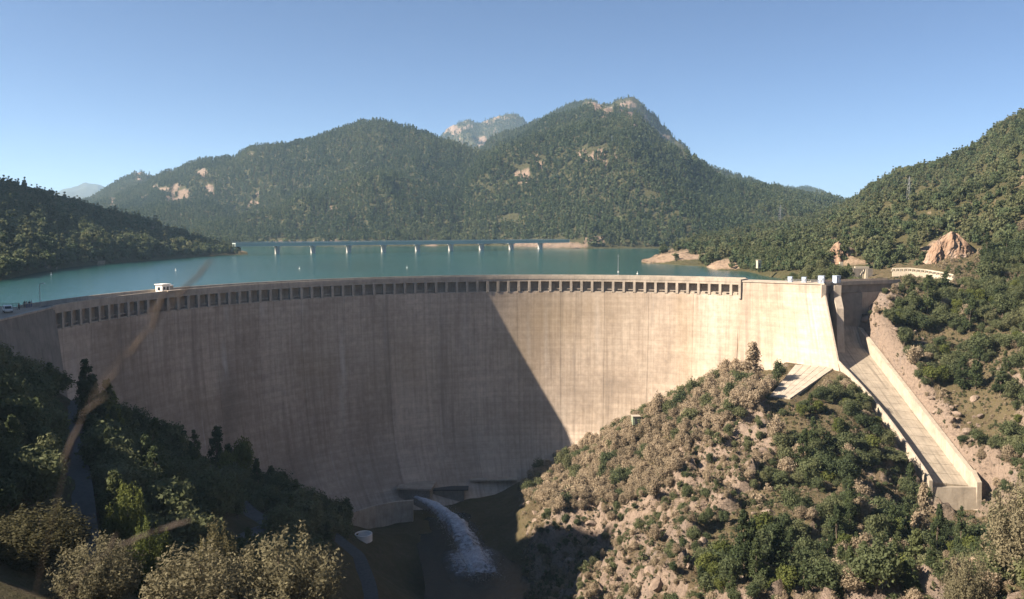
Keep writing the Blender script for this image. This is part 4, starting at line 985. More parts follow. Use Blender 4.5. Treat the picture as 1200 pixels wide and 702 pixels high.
MARKS = {
 'brown_wood': [(655, 525, 'at the lower left tip of the dry wood'), (690, 505, 'low along the foot of the sunlit dam, left of the flat roofed hut'), (745, 500, 'around the flat roofed hut below the sunlit dam'), (800, 465, 'between the flat roofed hut and the tallest brown tree'), (860, 435, 'left of the tallest brown tree against the dam'), (900, 440, 'between the tallest brown tree and the pale apron'), (700, 545, 'in the middle of the dry wood above the rocky nose'), (640, 560, 'at the left edge of the dry wood above the dark pool'), (790, 520, 'at the lower right edge of the dry wood beside the bare gully'), (850, 490, 'in the upper right of the dry wood below the apron')],
 'gully': [(985, 450, 'at the top of the green gully beside the chute wall'), (940, 465, 'right below the pale concrete apron'), (1020, 500, 'against the middle of the left chute wall'), (1000, 545, 'in the gully left of the lower chute'), (950, 520, 'in the centre of the green gully'), (905, 540, 'on the left edge of the green gully beside bare rock'), (930, 595, 'in the lower part of the green gully'), (870, 620, 'low on the spur where the gully widens'), (850, 665, 'at the bottom frame edge below the gully')],
 'foot': [(990, 610, 'on the hillside left of the chute lip'), (1050, 600, 'just below left of the chute lip'), (1110, 625, 'right in front of the chute lip'), (1160, 630, 'beside the big pale-leaved tree at right'), (970, 660, 'at the bottom edge under the green gully'), (1040, 665, 'at the bottom edge straight below the chute lip'), (1110, 680, 'at the bottom right near the frame corner'), (1180, 690, 'in the bottom right corner')],
 'right_slope': [(1085, 355, 'below the right end of the gate deck'), (1130, 340, 'under the ochre road cutting'), (1185, 345, 'at the right frame edge level with the crest'), (1100, 400, 'on the slope beside the upper chute'), (1150, 390, 'mid slope right of the chute'), (1190, 420, 'at the right frame edge above the bare patch'), (1120, 450, 'close beside the middle of the right chute wall'), (1170, 480, 'on the slope beside the lower chute'), (1160, 530, 'just right of the chute end'), (1195, 530, 'right edge, above the big pale-leaved tree')],
 'low_green': [(840, 660, 'at the bottom of the rocky spur, on its left edge'), (900, 630, 'on the lower rocky spur under the gully'), (930, 680, 'at the bottom edge below the spur')],
 'bank': [(20, 420, 'at the left frame edge under the wing wall'), (30, 480, 'on the left frame edge beside the steep track'), (30, 560, 'at the left frame edge above the brownish pine'), (110, 480, 'just right of the top of the steep track'), (160, 500, 'along the shaded dam foot right of the track'), (130, 560, 'between the steep track and the lower road'), (220, 530, 'where the dam foot meets the upper road bend'), (200, 580, 'in the dark hollow left of the hairpin'), (290, 560, 'between the hairpin and the shaded dam'), (350, 590, 'on the last spur before the valley floor'), (350, 640, 'below the hairpin beside the large pale bush'), (230, 640, 'behind the pale bushes at the bottom'), (100, 640, 'in the shade at the bottom left')],
 'rock': [(640, 620, 'alone on the rocky nose above the river'), (700, 640, 'on the bare rock low on the nose'), (740, 590, 'in the middle of the bare rock nose'), (800, 580, 'on the bare ridge right of the dry wood'), (800, 650, 'low on the bare spur at the bottom edge'), (860, 520, 'on the bare rib between the dry wood and the gully'), (930, 480, 'on bare ground under the apron'), (1050, 420, 'on the bare bank between chute and slope')],
 'right_bank': [(890, 318, 'on the lake bank beside the narrow whitish hut'), (930, 315, 'on the bank behind the hoist cabinets'), (975, 315, 'left of the roofless concrete frame'), (1030, 315, 'right of the roofless concrete frame'), (1090, 325, 'in front of the white road parapet'), (1150, 320, 'at the right foot of the ochre cutting'), (1195, 320, 'on the bank at the right frame edge')]}
ADJ = {'oak': ('dark green', 'round oak'), 'brown': ('dry brown', 'rounded tree'), 'pine': ('dark green', 'pointed pine'), 'brightoak': ('lighter green', 'leafy tree')}
def fit16(lab):
    w_ = lab.split()
    for q in ('greyish', 'knee', 'dark', 'leafy', 'rounded', 'middling', 'squat', 'tall', 'very', 'just', 'round', 'frame', 'bare'):
        if len(w_) > 16 and q in w_: w_.remove(q)
    return ' '.join(w_[:1] + w_[2:] if len(w_) > 16 else w_)
def order(labs):
    """labels with (u) for each; two or three alike at one spot are told apart by their order from the left"""
    d_ = {}
    for i, (l, u) in enumerate(labs): d_.setdefault(l, []).append((u, i))
    out = [fit16(l) for l, u in labs]
    for l, q in d_.items():
        if 2 <= len(q) <= 3:
            for wd, (u, i) in zip({2: ('leftward', 'rightward'), 3: ('leftmost', 'middle', 'rightmost')}[len(q)], sorted(q)): out[i] = fit16(wd + ' ' + l)
    return out
LAB = {}; INFO = []
for (x, y, z, kind, s, zn, u, v) in cand[:NT]:
    mk = min(MARKS[zn], key=lambda q: (q[0] - u) ** 2 + (q[1] - v) ** 2)[2]
    px = PROTO[kind][1] * s * 1000 / y; a_, n_ = ADJ[kind]; tall = .82 + .4 * rng.random()
    sw = 'very large' if px > 54 else ('large' if px > 42 else ('middling' if px > 34 else ('small' if px > 26 else 'tiny')))
    lab = ' '.join([sw, 'tall' if tall > 1.07 else ('squat' if tall < .94 else ''), a_, n_, mk]).replace('  ', ' ')
    LAB.setdefault(lab, []).append(u); INFO.append((lab, mk, tall))
def distinct(lab, u):
    """two or three alike trees at one spot are told apart by their order from the left"""
    o = sorted(LAB[lab]); n = len(o)
    if n == 1 or n > 3 or len(lab.split()) > 15: return lab
    return ({2: ('leftward', 'rightward'), 3: ('leftmost', 'middle', 'rightmost')}[n][o.index(u)]) + ' ' + lab
for i, (x, y, z, kind, s, zn, u, v) in enumerate(cand[:NT]):
    lab, mk, tall = INFO[i]
    make_tree(kind, i, (x, y, z - .15), s, s * tall, rng.random() * 6.28, fit16(distinct(lab, u)), '%s trees %s' % (kind.replace('brightoak', 'light green'), mk))
rest = cand[NT:]
print('TREES', len(cand), 'rest', len(rest))
for kind in ('oak', 'brown', 'pine', 'brightoak'):
    q = [c for c in rest if c[3] == kind]
    if q: scatter('wood', source('src_' + kind, PROTO[kind][0]), [(c[0], c[1], c[2] - .15) for c in q], [c[4] for c in q], 3 + len(kind), len(PROTO[kind][0]))
# low bushes on the rock
def zone_of(u, v, x):
    if u > 1040 and v < 560 and x > CHR: return 'slope to the right of the spillway chute'
    if v < 500: return 'rock just below the concrete apron'
    if u < 760: return 'rocky nose above the river'
    return 'bare rock of the right hand spur'
bl = []
xs = rng.uniform(2, 230, 42000); ys = rng.uniform(85, 345, 42000); zs = hN(xs, ys); us, vs = proj(xs, ys, zs)
bclump = fbm(xs, ys, 26, 4, 123, .6)
for i in range(len(xs)):
    if not (590 < us[i] < 1230 and vs[i] < 720): continue
    if bclump[i] < -.35 + .5 * rng.random(): continue
    s = .22 + 1.1 * rng.random() ** 4; r = 1.3 * s
    if not free(xs[i], ys[i], r, .6) or blocked(xs[i], ys[i]): continue
    put(xs[i], ys[i], r); bl.append((xs[i], ys[i], zs[i], 'bush' if rng.random() < .45 else 'drybush', s, us[i], vs[i]))
bl.sort(key=lambda c: c[4] / c[1], reverse=True)
bo_ = []
for (x, y, z, kind, s, u, v) in bl[:290]:
    mk = min([q for k_ in MARKS for q in MARKS[k_] if k_ != 'bank'], key=lambda q: (q[0] - u) ** 2 + (q[1] - v) ** 2)[2]
    bo_.append(('%s %s bush %s' % ('tiny' if s < .5 else ('low' if s < .7 else ('knee high' if s < .95 else 'tall')), 'dark green' if kind == 'bush' else 'dry brown', mk), u, '%s bushes %s' % ('dark green' if kind == 'bush' else 'dry brown', mk)))
labs = order([(q[0], q[1]) for q in bo_])
for i, (x, y, z, kind, s, u, v) in enumerate(bl[:290]):
    L_, h, w_ = PROTO[kind]; o = bpy.data.objects.new('bush', L_[i % len(L_)][1]); C.objects.link(o)
    o.location = (x, y, z - .1); o.rotation_euler = (0, 0, rng.random() * 6.28); o.scale = (s, s, s * (.8 + .4 * rng.random()))
    tag(o, labs[i], 'bush', bo_[i][2])
for kind in ('bush', 'drybush'):
    q = [c for c in bl[290:] if c[3] == kind]
    if q: scatter('undergrowth', source('src_' + kind, PROTO[kind][0]), [(c[0], c[1], c[2] - .1) for c in q], [c[4] for c in q], 8, len(PROTO[kind][0]))

# knee-high scrub and dry tufts over the right hand slopes
xs = rng.uniform(0, 230, 60000); ys = rng.uniform(85, 330, 60000); us, vs = proj(xs, ys, hN(xs, ys)); sn = fbm(xs, ys, 7, 4, 321, .65)
ok = (us > 600) & (us < 1260) & (vs < 730) & (sn > -.45) & (np.hypot(xs - DX, ys - DY) < 96) | ((us > 1000) & (us < 1260) & (vs < 730) & (sn > -.45))
ok &= ~((xs > CHL - 2.5) & (xs < CHR + 1.8) & (ys > CHY1 - 6)); ok &= ~((xs > 78) & (xs < 110) & (ys > 250)); ok &= ~((ys > 290) & (xs < 130)); ok &= xs > 4
xs, ys = xs[ok], ys[ok]; half = rng.random(len(xs)) < .45
for kind, m_ in (('bush', half), ('drybush', ~half)):
    q = np.stack([xs[m_], ys[m_], hN(xs[m_], ys[m_]) - .08], -1)
    scatter('scrub', source('scrub_' + kind, PROTO[kind][0]), q, .16 + .34 * rng.random(len(q)) ** 2, 18, len(PROTO[kind][0]))

# loose boulders on the rock: faceted blocks, a few shared shapes
BM = rockface_mat(); BM.name = 'boulder_rock'
for n_ in BM.node_tree.nodes:
    if n_.type == 'VALTORGB' and len(n_.color_ramp.elements) == 3:
        for e_, c_ in zip(n_.color_ramp.elements, ((.085, .066, .056), (.20, .15, .115), (.27, .205, .16))): e_.color = (*c_, 1)
BSH = []
for k in range(5):
    import bmesh
    bm = bmesh.new(); bmesh.ops.create_icosphere(bm, subdivisions=2, radius=1.0); r_ = np.random.default_rng(700 + k)
    cuts = [(r_.normal(size=3), .55 + .35 * r_.random()) for _ in range(9)]
    for v_ in bm.verts:
        p = np.array(v_.co)
        for nn, dd in cuts:
            nn = nn / np.linalg.norm(nn); ov = p @ nn - dd
            if ov > 0: p = p - nn * ov
        v_.co = p * np.array([1.25, .95, .8]) + r_.normal(size=3) * .03
    me = bpy.data.meshes.new('boulder'); bm.to_mesh(me); bm.free(); me.materials.append(BM); BSH.append(me)
bo = []
xs = rng.uniform(2, 150, 5000); ys = rng.uniform(140, 320, 5000); zs = hN(xs, ys); us, vs = proj(xs, ys, zs)
for i in range(5000):
    if not (605 < us[i] < 1195 and vs[i] < 698) or blocked(xs[i], ys[i]): continue
    strip_ = 1010 < us[i] < 1150 and CHR + 2 < xs[i] < CHR + 14 and ys[i] > 225
    nose = 610 < us[i] < 900 and (zone_of(us[i], vs[i], xs[i]) != 'x') and not inpoly([us[i]], [vs[i]], WOOD[0][1])[0] and us[i] < 1000
    if not (strip_ or (nose and rng.random() < .25)): continue
    s = .5 + 1.3 * rng.random() ** 2
    if not free(xs[i], ys[i], s, .7): continue
    put(xs[i], ys[i], s); bo.append((xs[i], ys[i], zs[i], s, us[i], vs[i]))
bo.sort(key=lambda c: -c[3] / c[1])
BMARK = [(1018, 380, 'beside the top of the right chute wall'), (1045, 420, 'beside the upper half of the right chute wall'), (1075, 450, 'beside the middle of the right chute wall'), (1105, 490, 'beside the lower half of the right chute wall'), (1140, 540, 'beside the foot of the right chute wall')]
bo_ = []
for (x, y, z, s, u, v) in bo[:150]:
    mk = min(BMARK if x > CHR else [q for k_ in ('brown_wood', 'gully', 'low_green', 'rock') for q in MARKS[k_]], key=lambda q: (q[0] - u) ** 2 + (q[1] - v) ** 2)[2]
    bo_.append(('%s greyish brown boulder %s' % ('large' if s > 1.25 else ('middling' if s > .95 else ('small' if s > .7 else 'tiny')), mk), u, 'boulders ' + mk))
labs = order([(q[0], q[1]) for q in bo_])
for i, (x, y, z, s, u, v) in enumerate(bo[:150]):
    o = bpy.data.objects.new('boulder', BSH[i % 5]); C.objects.link(o); o.location = (x, y, z + s * .12); o.scale = (s, s, s * (.7 + .5 * rng.random())); o.rotation_euler = (rng.normal() * .4, rng.normal() * .4, rng.random() * 6.28)
    tag(o, labs[i], 'boulder', bo_[i][2])

# ------------------------------------------------------------------ spillway chute with its gates
sp = empty('spillway', (115, 262, -60), label='sloping concrete spillway chute running down beside the right end of the dam', cat='spillway')
Ys = [302, 299, 296, 293, 290, 286, 280] + list(np.arange(274, 221, -4.0)) + [222.0]
EDGE = np.array([blockpt(1.0, h) for h in np.linspace(25, 0.6, 26)])   # right edge of the thrust block, lowest first
def leftx(Y):
    if Y >= EDGE[0, 1]: return float(np.interp(Y, EDGE[:, 1], EDGE[:, 0])) + .5
    return float(np.interp(Y, [222, EDGE[0, 1]], [CHL, EDGE[0, 0] + .5])) + 1.5 * math.sin(math.pi * max(0, min(1, (Y - 222) / (EDGE[0, 1] - 222))))
for i in range(len(Ys) - 1):                            # floor slabs with open joints
    mb = MB(); ya, yb = Ys[i] - .07, Ys[i + 1] + .07; xm = (leftx(ya) + CHR) / 2
    for x0, x1, tl in ((leftx(ya) - .5, xm - .06, (1.3, .65)), (xm + .06, CHR + .5, (.64, 0.0))):
        mb = MB(); mb.hexa([(x0, yb, chfloor(yb) - 1.1), (x1, yb, chfloor(yb) - 1.1), (x1, ya, chfloor(ya) - 1.1), (x0, ya, chfloor(ya) - 1.1)],
            [(x0, yb, chfloor(yb) + tl[0]), (x1, yb, chfloor(yb) + tl[1]), (x1, ya, chfloor(ya) + tl[1]), (x0, ya, chfloor(ya) + tl[0])])
        part('floor_slab', mb, M['chute'], sp)
def wall(name, x0f, x1f, topf, ys, depth, mat):
    mb = MB()
    for Y in ys:
        t = topf(Y); mb.v += [(x0f(Y), Y, t), (x1f(Y), Y, t), (x1f(Y), Y, t - depth), (x0f(Y), Y, t - depth)]
    for i in range(len(ys) - 1):
        a = i * 4; b = a + 4
        for k in range(4):
            k2 = (k + 1) % 4; mb.f.append((a + k, a + k2, b + k2, b + k))
    m = (len(ys) - 1) * 4; mb.f += [(3, 2, 1, 0), (m, m + 1, m + 2, m + 3)]
    return part(name, mb, mat, sp)
def ltop(Y):
    if Y >= EDGE[0, 1]: return float(np.interp(Y, EDGE[:, 1], EDGE[:, 2])) + .25
    return float(np.interp(Y, [222, EDGE[0, 1]], [walltop(222) + .3, EDGE[0, 2] + .25]))
yl = list(np.linspace(289.4, EDGE[0, 1], 9)) + [268, 262, 254, 246, 238, 230, 221.4]
wall('chute_wall', lambda Y: leftx(Y) - .45, lambda Y: leftx(Y), ltop, yl, 8.0, M['conc'])
yr = [299, 296, 290, 282, 274, 266, 258, 250, 242, 234, 226, 221.4]
wall('chute_wall', lambda Y: CHR, lambda Y: CHR + 1.2, lambda Y: walltop(min(Y, 297)), yr, 8.0, M['chute_wall'])
# flip lip: upturned floor end and its front face, with a low toe on the right
lz = chfloor(222.0); mb = MB()
mb.add([(CHL - .9, 222, lz - .2), (CHR + 1.2, 222, lz - .2), (CHR + 1.2, 218.2, lz + .7), (CHL - .9, 218.2, lz + .7), (CHL - .9, 223, lz - 9.5), (CHR + 1.2, 223, lz - 9.5), (CHR + 1.2, 217.0, lz - 9.5), (CHL - .9, 217.0, lz - 9.5)],
       [(0, 1, 2, 3), (7, 6, 5, 4), (3, 2, 6, 7), (0, 3, 7, 4), (1, 5, 6, 2), (0, 4, 5, 1)])
part('flip_lip', mb, M['chute_wall'], sp)
mb = MB(); mb.hexa([(CHR - 5, 211.5, lz - 10.5), (CHR + 2.5, 211.5, lz - 12.5), (CHR + 2.5, 217.5, lz - 12.5), (CHR - 5, 217.5, lz - 10.5)], [(CHR - 5, 211.7, lz - 7.6), (CHR + 2.2, 211.7, lz - 8.6), (CHR + 2.2, 217.5, lz - 4.6), (CHR - 5, 217.5, lz - 5.6)])
part('toe_block', mb, M['chute_wall'], sp)
for sx in (-1, 1):
    mb = MB(); x0, x1 = (CHL - .9, CHL) if sx < 0 else (CHR, CHR + 1.2)
    zt0, zt1 = walltop(222) + .3, walltop(222) - (.4 if sx < 0 else .9)
    mb.hexa([(x0, 217.4, lz - 9), (x1, 217.4, lz - 9), (x1, 221.35, lz - 9), (x0, 221.35, lz - 9)], [(x0, 217.9, zt1 - 1.2), (x1, 217.9, zt1 - 1.2), (x1, 221.35, zt0), (x0, 221.35, zt0)])
    part('lip_cheek', mb, M['chute_wall'], sp)
# crest: piers, gates, deck
GX0, GX1, GYC = 106.6, 121.4, 296.5
def pier(x0, x1, y0, y1, z0, z1):
    mb = MB(); mb.hexa([(x0, y0, z0), (x1, y0, z0), (x1, y1, z0), (x0, y1, z0)], [(x0, y0, z1), (x1, y0, z1), (x1, y1, z1), (x0, y1, z1)]); return mb
mb = pier(110.0, 112.4, 290.5, 306, -42, ZC - 1.3)
mb.hexa([(110.01, 285.8, -44), (112.39, 285.8, -44), (112.39, 290.49, -42), (110.01, 290.49, -42)], [(110.01, 288.0, ZC - 9), (112.39, 288.0, ZC - 9), (112.39, 290.49, ZC - 5), (110.01, 290.49, ZC - 5)])
part('pier', mb, M['conc'], sp)
part('bay_wall', pier(112.41, 122.5, 297.5, 299.0, -42, ZC - 4.3), M['conc_dark'], sp)  # the deck's shadow is put into the dark colour of this wall
part('pier', pier(105.2, 106.7, 289.3, 306, -42, ZC - 1.0), M['conc'], sp)
for gx0, gx1 in ((106.75, 109.95),):
    mb = MB(); n = 7
    for i in range(n):
        a = -.5 + i / (n - 1) * 1.0; y = 302 - 5 * math.cos(a) + 4.4; z = -26.0 + 5.0 * math.sin(a) + 2.5
        mb.v += [(gx0, y, z), (gx1, y, z), (gx1, y + .35, z), (gx0, y + .35, z)]
    for i in range(n - 1):
        a = i * 4; b = a + 4
        for k in range(4): mb.f.append((a + k, a + (k + 1) % 4, b + (k + 1) % 4, b + k))
    mb.f += [(3, 2, 1, 0), ((n - 1) * 4, (n - 1) * 4 + 1, (n - 1) * 4 + 2, (n - 1) * 4 + 3)]
    part('gate', mb, M['dark_steel'], sp)
def seg_box(mb, a, b, w0, w1, z0, z1):
    """a bar from a to b in plan, between offsets w0..w1 to its left"""
    a = np.array(a, float); b = np.array(b, float); d = (b - a) / np.linalg.norm(b - a); n_ = np.array([-d[1], d[0]])
    q = [a + n_ * w0, b + n_ * w0, b + n_ * w1, a + n_ * w1]
    return mb.hexa([(*p, z0) for p in q], [(*p, z1) for p in q])
DK0, DK1 = (106.3, 291.2), (139.5, 306.0)
mb = MB(); seg_box(mb, DK0, DK1, 0, 6.0, ZC - 1.5, ZC - .95); part('deck', mb, M['parapet'], sp)
mb = MB(); seg_box(mb, DK0, DK1, .7, 1.3, ZC - 4.2, ZC - 1.51); part('deck_beam', mb, M['conc_dark'], sp)
mb = MB(); seg_box(mb, DK0, DK1, -.06, .22, ZC - .949, ZC - .15); part('deck_parapet', mb, M['conc'], sp)
mb = MB(); seg_box(mb, DK0, DK1, 5.7, 5.95, ZC - .949, ZC + .05); part('deck_parapet', mb, M['conc'], sp)
mb = MB(); seg_box(mb, (123.0, 298.3), (138.5, 305.0), .9, 2.4, -30, ZC - 4.25); part('abutment_wall', mb, M['conc'], sp)
# railing on the thrust block
mb = MB()
for s in np.linspace(.55, .99, 14): 
    p = along(s, .1, ZC); mb.tube([(p[0], p[1], ZC - .55), (p[0], p[1], ZC + .5)], .05, 4)
a_, b_ = along(.55, .1, 0), along(.99, .1, 0)
for z in (ZC, ZC + .5): mb.tube([(a_[0], a_[1], z), (b_[0], b_[1], z)], .05, 4)
rl = empty('railing', (float(a_[0]), float(a_[1]), ZC - .55), label='thin steel railing along the right end of the dam crest', cat='railing')
part('rails', mb, M['steel'], rl)
# hoist cabinets on the crest
def cabinet(x, y, rz, sc, lab):
    e_ = empty('hoist_cabinet', (x, y, ZC - .56), rz, lab, 'cabinet', 'hoist cabinets by the spillway gates'); e_.scale = (sc,) * 3
    mb = MB(); mb.box((0, 0, .9), (1.5, 1.5, 1.8)); b = mb.build('body', M['bluegrey'], e_)
    mb = MB(); mb.box((0, 0, 1.93), (1.6, 1.6, .16)); mb.build('lid', M['bluegrey'], e_)
    mb = MB(); mb.box((-.1, -.765, .95), (.6, .05, 1.2)); mb.build('door', M['white'], e_)
    mb = MB(); mb.box((.55, -.765, 1.1), (.18, .05, .5)); mb.build('vent', M['dark_steel'], e_)
for s, k, lab in ((.60, .95, 'small blue grey cabinet on the crest, furthest left of the four'), (.76, .95, 'second blue grey cabinet from the left on the crest'), (.955, 1.25, 'tall blue grey cabinet at the edge of the dam beside the spillway')):
    p = along(s, 1.2, 0); cabinet(p[0], p[1], rz, k, lab)
cabinet(111.2, 291.8, .4, 1.25, 'blue grey cabinet on the pier between the spillway gates')
# pale concrete apron on the slope below the thrust block, laid in five slabs
ap = empty('concrete_apron', tuple(at_Y(935, 450, 262)), label='pale sloping concrete apron below the right end of the dam', cat='apron')
quad = [at_Y(902, 463, 255), at_Y(932, 426.5, 281), at_Y(980, 428.5, 277), at_Y(926, 466, 253)]
_d = raydir(926, 466); quad[3] = _d * ((_n @ _q[0]) / (_n @ _d))
for i in range(5):
    f0, f1 = i / 5 + .006, (i + 1) / 5 - .006
    lo0 = quad[0] + (quad[3] - quad[0]) * f0; lo1 = quad[0] + (quad[3] - quad[0]) * f1
    hi0 = quad[1] + (quad[2] - quad[1]) * f0; hi1 = quad[1] + (quad[2] - quad[1]) * f1
    dz = np.array([0, .6, 2.5]); lo0, lo1, hi0, hi1 = (q_ - np.array([0, 0, 1.0]) for q_ in (lo0, lo1, hi0, hi1)); mb = MB(); mb.hexa([lo0 - dz, lo1 - dz, hi1 - dz, hi0 - dz], [lo0 + [0, 0, .8], lo1 + [0, 0, .8], hi1 + [0, 0, .8], hi0 + [0, 0, .8]])
    part('slab', mb, M['conc'], ap)
# pierced white parapet of the road behind
rp = empty('road_parapet', tuple(at_Y(1080, 320, 322)), label='long whitewashed road parapet with rectangular openings below the ochre cutting', cat='parapet')
pp = [at_Y(1046, 319.5, 327), at_Y(1065, 319, 325), at_Y(1085, 321, 322), at_Y(1103, 324, 317), at_Y(1117, 327, 312)]
pl = np.array(pp); tt = np.linspace(0, 4, 17); px_ = np.stack([np.interp(tt, range(5), pl[:, k]) for k in range(3)], -1)
mb = MB(); mc = MB(); 
for i in range(16):
    a, b = px_[i], px_[i + 1]
    for z0, z1, m_ in ((-1.5, .5, mb), (1.25, 1.75, mc)):
        m_.hexa([(a[0], a[1], a[2] + z0), (b[0], b[1], b[2] + z0), (b[0], b[1] + .4, b[2] + z0), (a[0], a[1] + .4, a[2] + z0)], [(a[0], a[1], a[2] + z1), (b[0], b[1], b[2] + z1), (b[0], b[1] + .4, b[2] + z1), (a[0], a[1] + .4, a[2] + z1)])
part('base_wall', mb, M['cream'], rp); part('coping', mc, M['cream'], rp)
for i in range(17):
    mb = MB(); a = px_[i]; mb.box((a[0], a[1] + .2, a[2] + .875), (.95, .36, .746)); part('post', mb, M['cream'], rp)
# roofless concrete frames on the bank
cf = empty('ruined_frame', tuple(at_Y(998, 325, 330)), label='roofless concrete frame with three posts and a stepped wall above the spillway', cat='ruin')
for u, v0, v1, wd in ((985, 330, 307, 1.2), (998, 328, 313, 1.0), (1015, 328, 315, 1.0)):
    b = at_Y(u, v0, 333); t_ = at_Y(u, v1, 333); mb = MB(); mb.box((b[0], 333, (b[2] + t_[2]) / 2 - 1), (wd, 1.0, t_[2] - b[2] + 2)); part('post', mb, M['cream'], cf)
a = at_Y(1010, 313.5, 333); mb = MB(); mb.box((a[0], 333.2, a[2]), (5.4, 1.1, .8)); part('beam', mb, M['cream'], cf)
for i in range(5):
    b = at_Y(1013.5 - i * 1.6, 316 + i * 2.2, 334); mb = MB(); mb.box((b[0], 334.2, b[2] - 3), (.62, 1.6, 6)); part('step', mb, M['cream'], cf)
b = at_Y(1006, 322, 340); mb = MB(); mb.box((b[0] + 1, 340, b[2]), (9, .6, 5)); part('back_wall', mb, M['conc_dark'], cf)

# ------------------------------------------------------------------ lake bridge
b0 = np.array([*at_Y(276, 286, 740)[:2]]); b1 = np.array([*at_Y(668, 283, 960)[:2]])
br = empty('lake_bridge', (float(b0[0]), float(b0[1]), ZW), label='long low road bridge on white piers across the far end of the lake', cat='bridge')
zb = -12.6
mb = MB(); seg_box(mb, b0, b1, 0, 9, zb - .6, zb); part('deck', mb, M['deckblue'], br)
mb = MB(); seg_box(mb, b0, b1, 1.0, 2.0, zb - 3.0, zb - .61); seg_box(mb, b0, b1, 7.0, 8.0, zb - 3.0, zb - .61); part('girder', mb, M['deckblue'], br)
for o0 in (0.05, 8.7):
    mb = MB(); seg_box(mb, b0, b1, o0, o0 + .25, zb + .75, zb + 1.05); seg_box(mb, b0, b1, o0, o0 + .25, zb + .002, zb + .3)
    Lb = np.linalg.norm(b1 - b0); d = (b1 - b0) / Lb; n_ = np.array([-d[1], d[0]])
    for q in np.arange(1, Lb, 3.0):
        c_ = b0 + d * q + n_ * (o0 + .12); mb.box((c_[0], c_[1], zb + .53), (.2, .2, .44))
    part('guard_rail', mb, M['deckblue'], br)
mb = MB(); seg_box(mb, b0, b1, .4, 8.6, zb + .004, zb + .06); part('roadway', mb, M['asphalt'], br)
for u in (327, 369, 411, 452, 492, 531, 567, 602, 636):
    # where the line of sight in plan crosses the bridge axis
    d_ = raydir(u, 290)[:2]; e_ = b1 - b0; A_ = np.array([d_, -e_]).T; s_ = np.linalg.solve(A_, b0)[1]; c_ = b0 + e_ * s_ + n_ * 4.5
    rzb = math.atan2(e_[1], e_[0])
    mb = MB(); mb.box((c_[0], c_[1], (zb - 3.8 + ZW - 6) / 2), (2.6, 6.0, zb - 3.8 - ZW + 6), rzb, .92)
    pr_ = part('pier', mb, M['pierwhite'], br)
    mb = MB(); mb.box((c_[0], c_[1], zb - 3.41), (3.6, 8.0, .8), rzb); me = mb.mesh('cap'); me.transform(Matrix.Translation(br.location).inverted()); me.materials.append(M['pierwhite'])
    cp = bpy.data.objects.new('cap', me); C.objects.link(cp); cp.parent = pr_

# ------------------------------------------------------------------ small things on and around the crest
# white valve cabin standing on the crest
th_ = math.atan2(-98.8 - DX, 249.0 - DY)
cx_, cy_, _ = dampt(th_, 126.2, 0)
cb = empty('crest_cabin', (cx_, cy_, ZC - 1.04), -th_, 'small white cabin standing on the left part of the dam crest', 'cabin')
mb = MB(); mb.box((0, 0, 1.3), (3.0, 2.6, 2.6)); wl_ = mb.build('wall', M['white'], cb)
mb = MB(); mb.box((0, 0, 2.73), (3.5, 3.1, .25)); mb.build('roof', M['white'], cb)
mb = MB(); mb.box((.55, -1.33, 1.05), (.8, .07, 2.0)); mb.build('door', M['dark_steel'], cb)
w2 = MB().box((-.75, -1.33, 1.6), (.8, .06, .8)).build('window', M['glass'], cb); MB().box((-.75, -1.345, 1.15), (1.0, .12, .1)).build('sill', M['white'], w2)
MB().box((-1.54, 0, 1.5), (.06, .9, .9)).build('window', M['glass'], cb)
MB().box((0.3, -3.9, .95), (6.2, 1.4, .35)).build('balcony', M['parapet'], cb)
MB().box((2.4, 0, 1.1), (1.7, 1.9, 2.2)).build('annex', M['cream'], cb)
MB().box((2.4, 0, 2.27), (1.9, 2.1, .13)).build('annex_roof', M['white'], cb)
# lamp posts and mast
def lamp(x, y, z, hgt, arm_, lab):
    e_ = empty('lamp_post', (x, y, z), 0, lab, 'lamp post')
    MB().tube([(0, 0, 0), (0, 0, hgt)], [.09, .05], 6).build('pole', M['steel'], e_)
    MB().box((0, 0, .15), (.35, .35, .3)).build('foot', M['conc'], e_)
    MB().tube([(0, 0, hgt - .1), (arm_, 0, hgt + .15)], .04, 5).build('arm', M['steel'], e_)
    MB().box((arm_ * 1.3, 0, hgt + .16), (.7, .28, .14)).build('lamp_head', M['white'], e_)
p = at_Y(52, 358, 207); lamp(p[0] - 1, p[1], ZC - .6, 5.2, .7, 'slender lamp post at the left end of the dam crest')
p = dampt(math.atan2(at_Y(722, 325, 322)[0] - DX, 322 - DY), 129.9, 0)
ms = empty('mast', (p[0], p[1], ZC + .1), 0, 'tall thin steel mast on the sunlit part of the dam crest', 'mast')
MB().tube([(0, 0, -1), (0, 0, 8.0)], [.12, .05], 6).build('pole', M['steel'], ms)
MB().tube([(-.5, 0, 7.3), (.5, 0, 7.3)], .04, 4).build('crossarm', M['steel'], ms)
MB().box((0, -.2, 1.2), (.5, .3, .7)).build('box', M['white'], ms)
# paving of the plaza
mb = MB()
for (a, b) in zip(wl[:-1], wl[1:]):
    mb.add([(a[0] - .9, a[1], ZC - .60), (b[0] - .9, b[1], ZC - .60), (b[0] - 24, b[1], ZC - .60), (a[0] - 24, a[1] + 4, ZC - .60)], [(0, 3, 2, 1)])
tag(mb.build('plaza', M['plaza']), kind='structure')
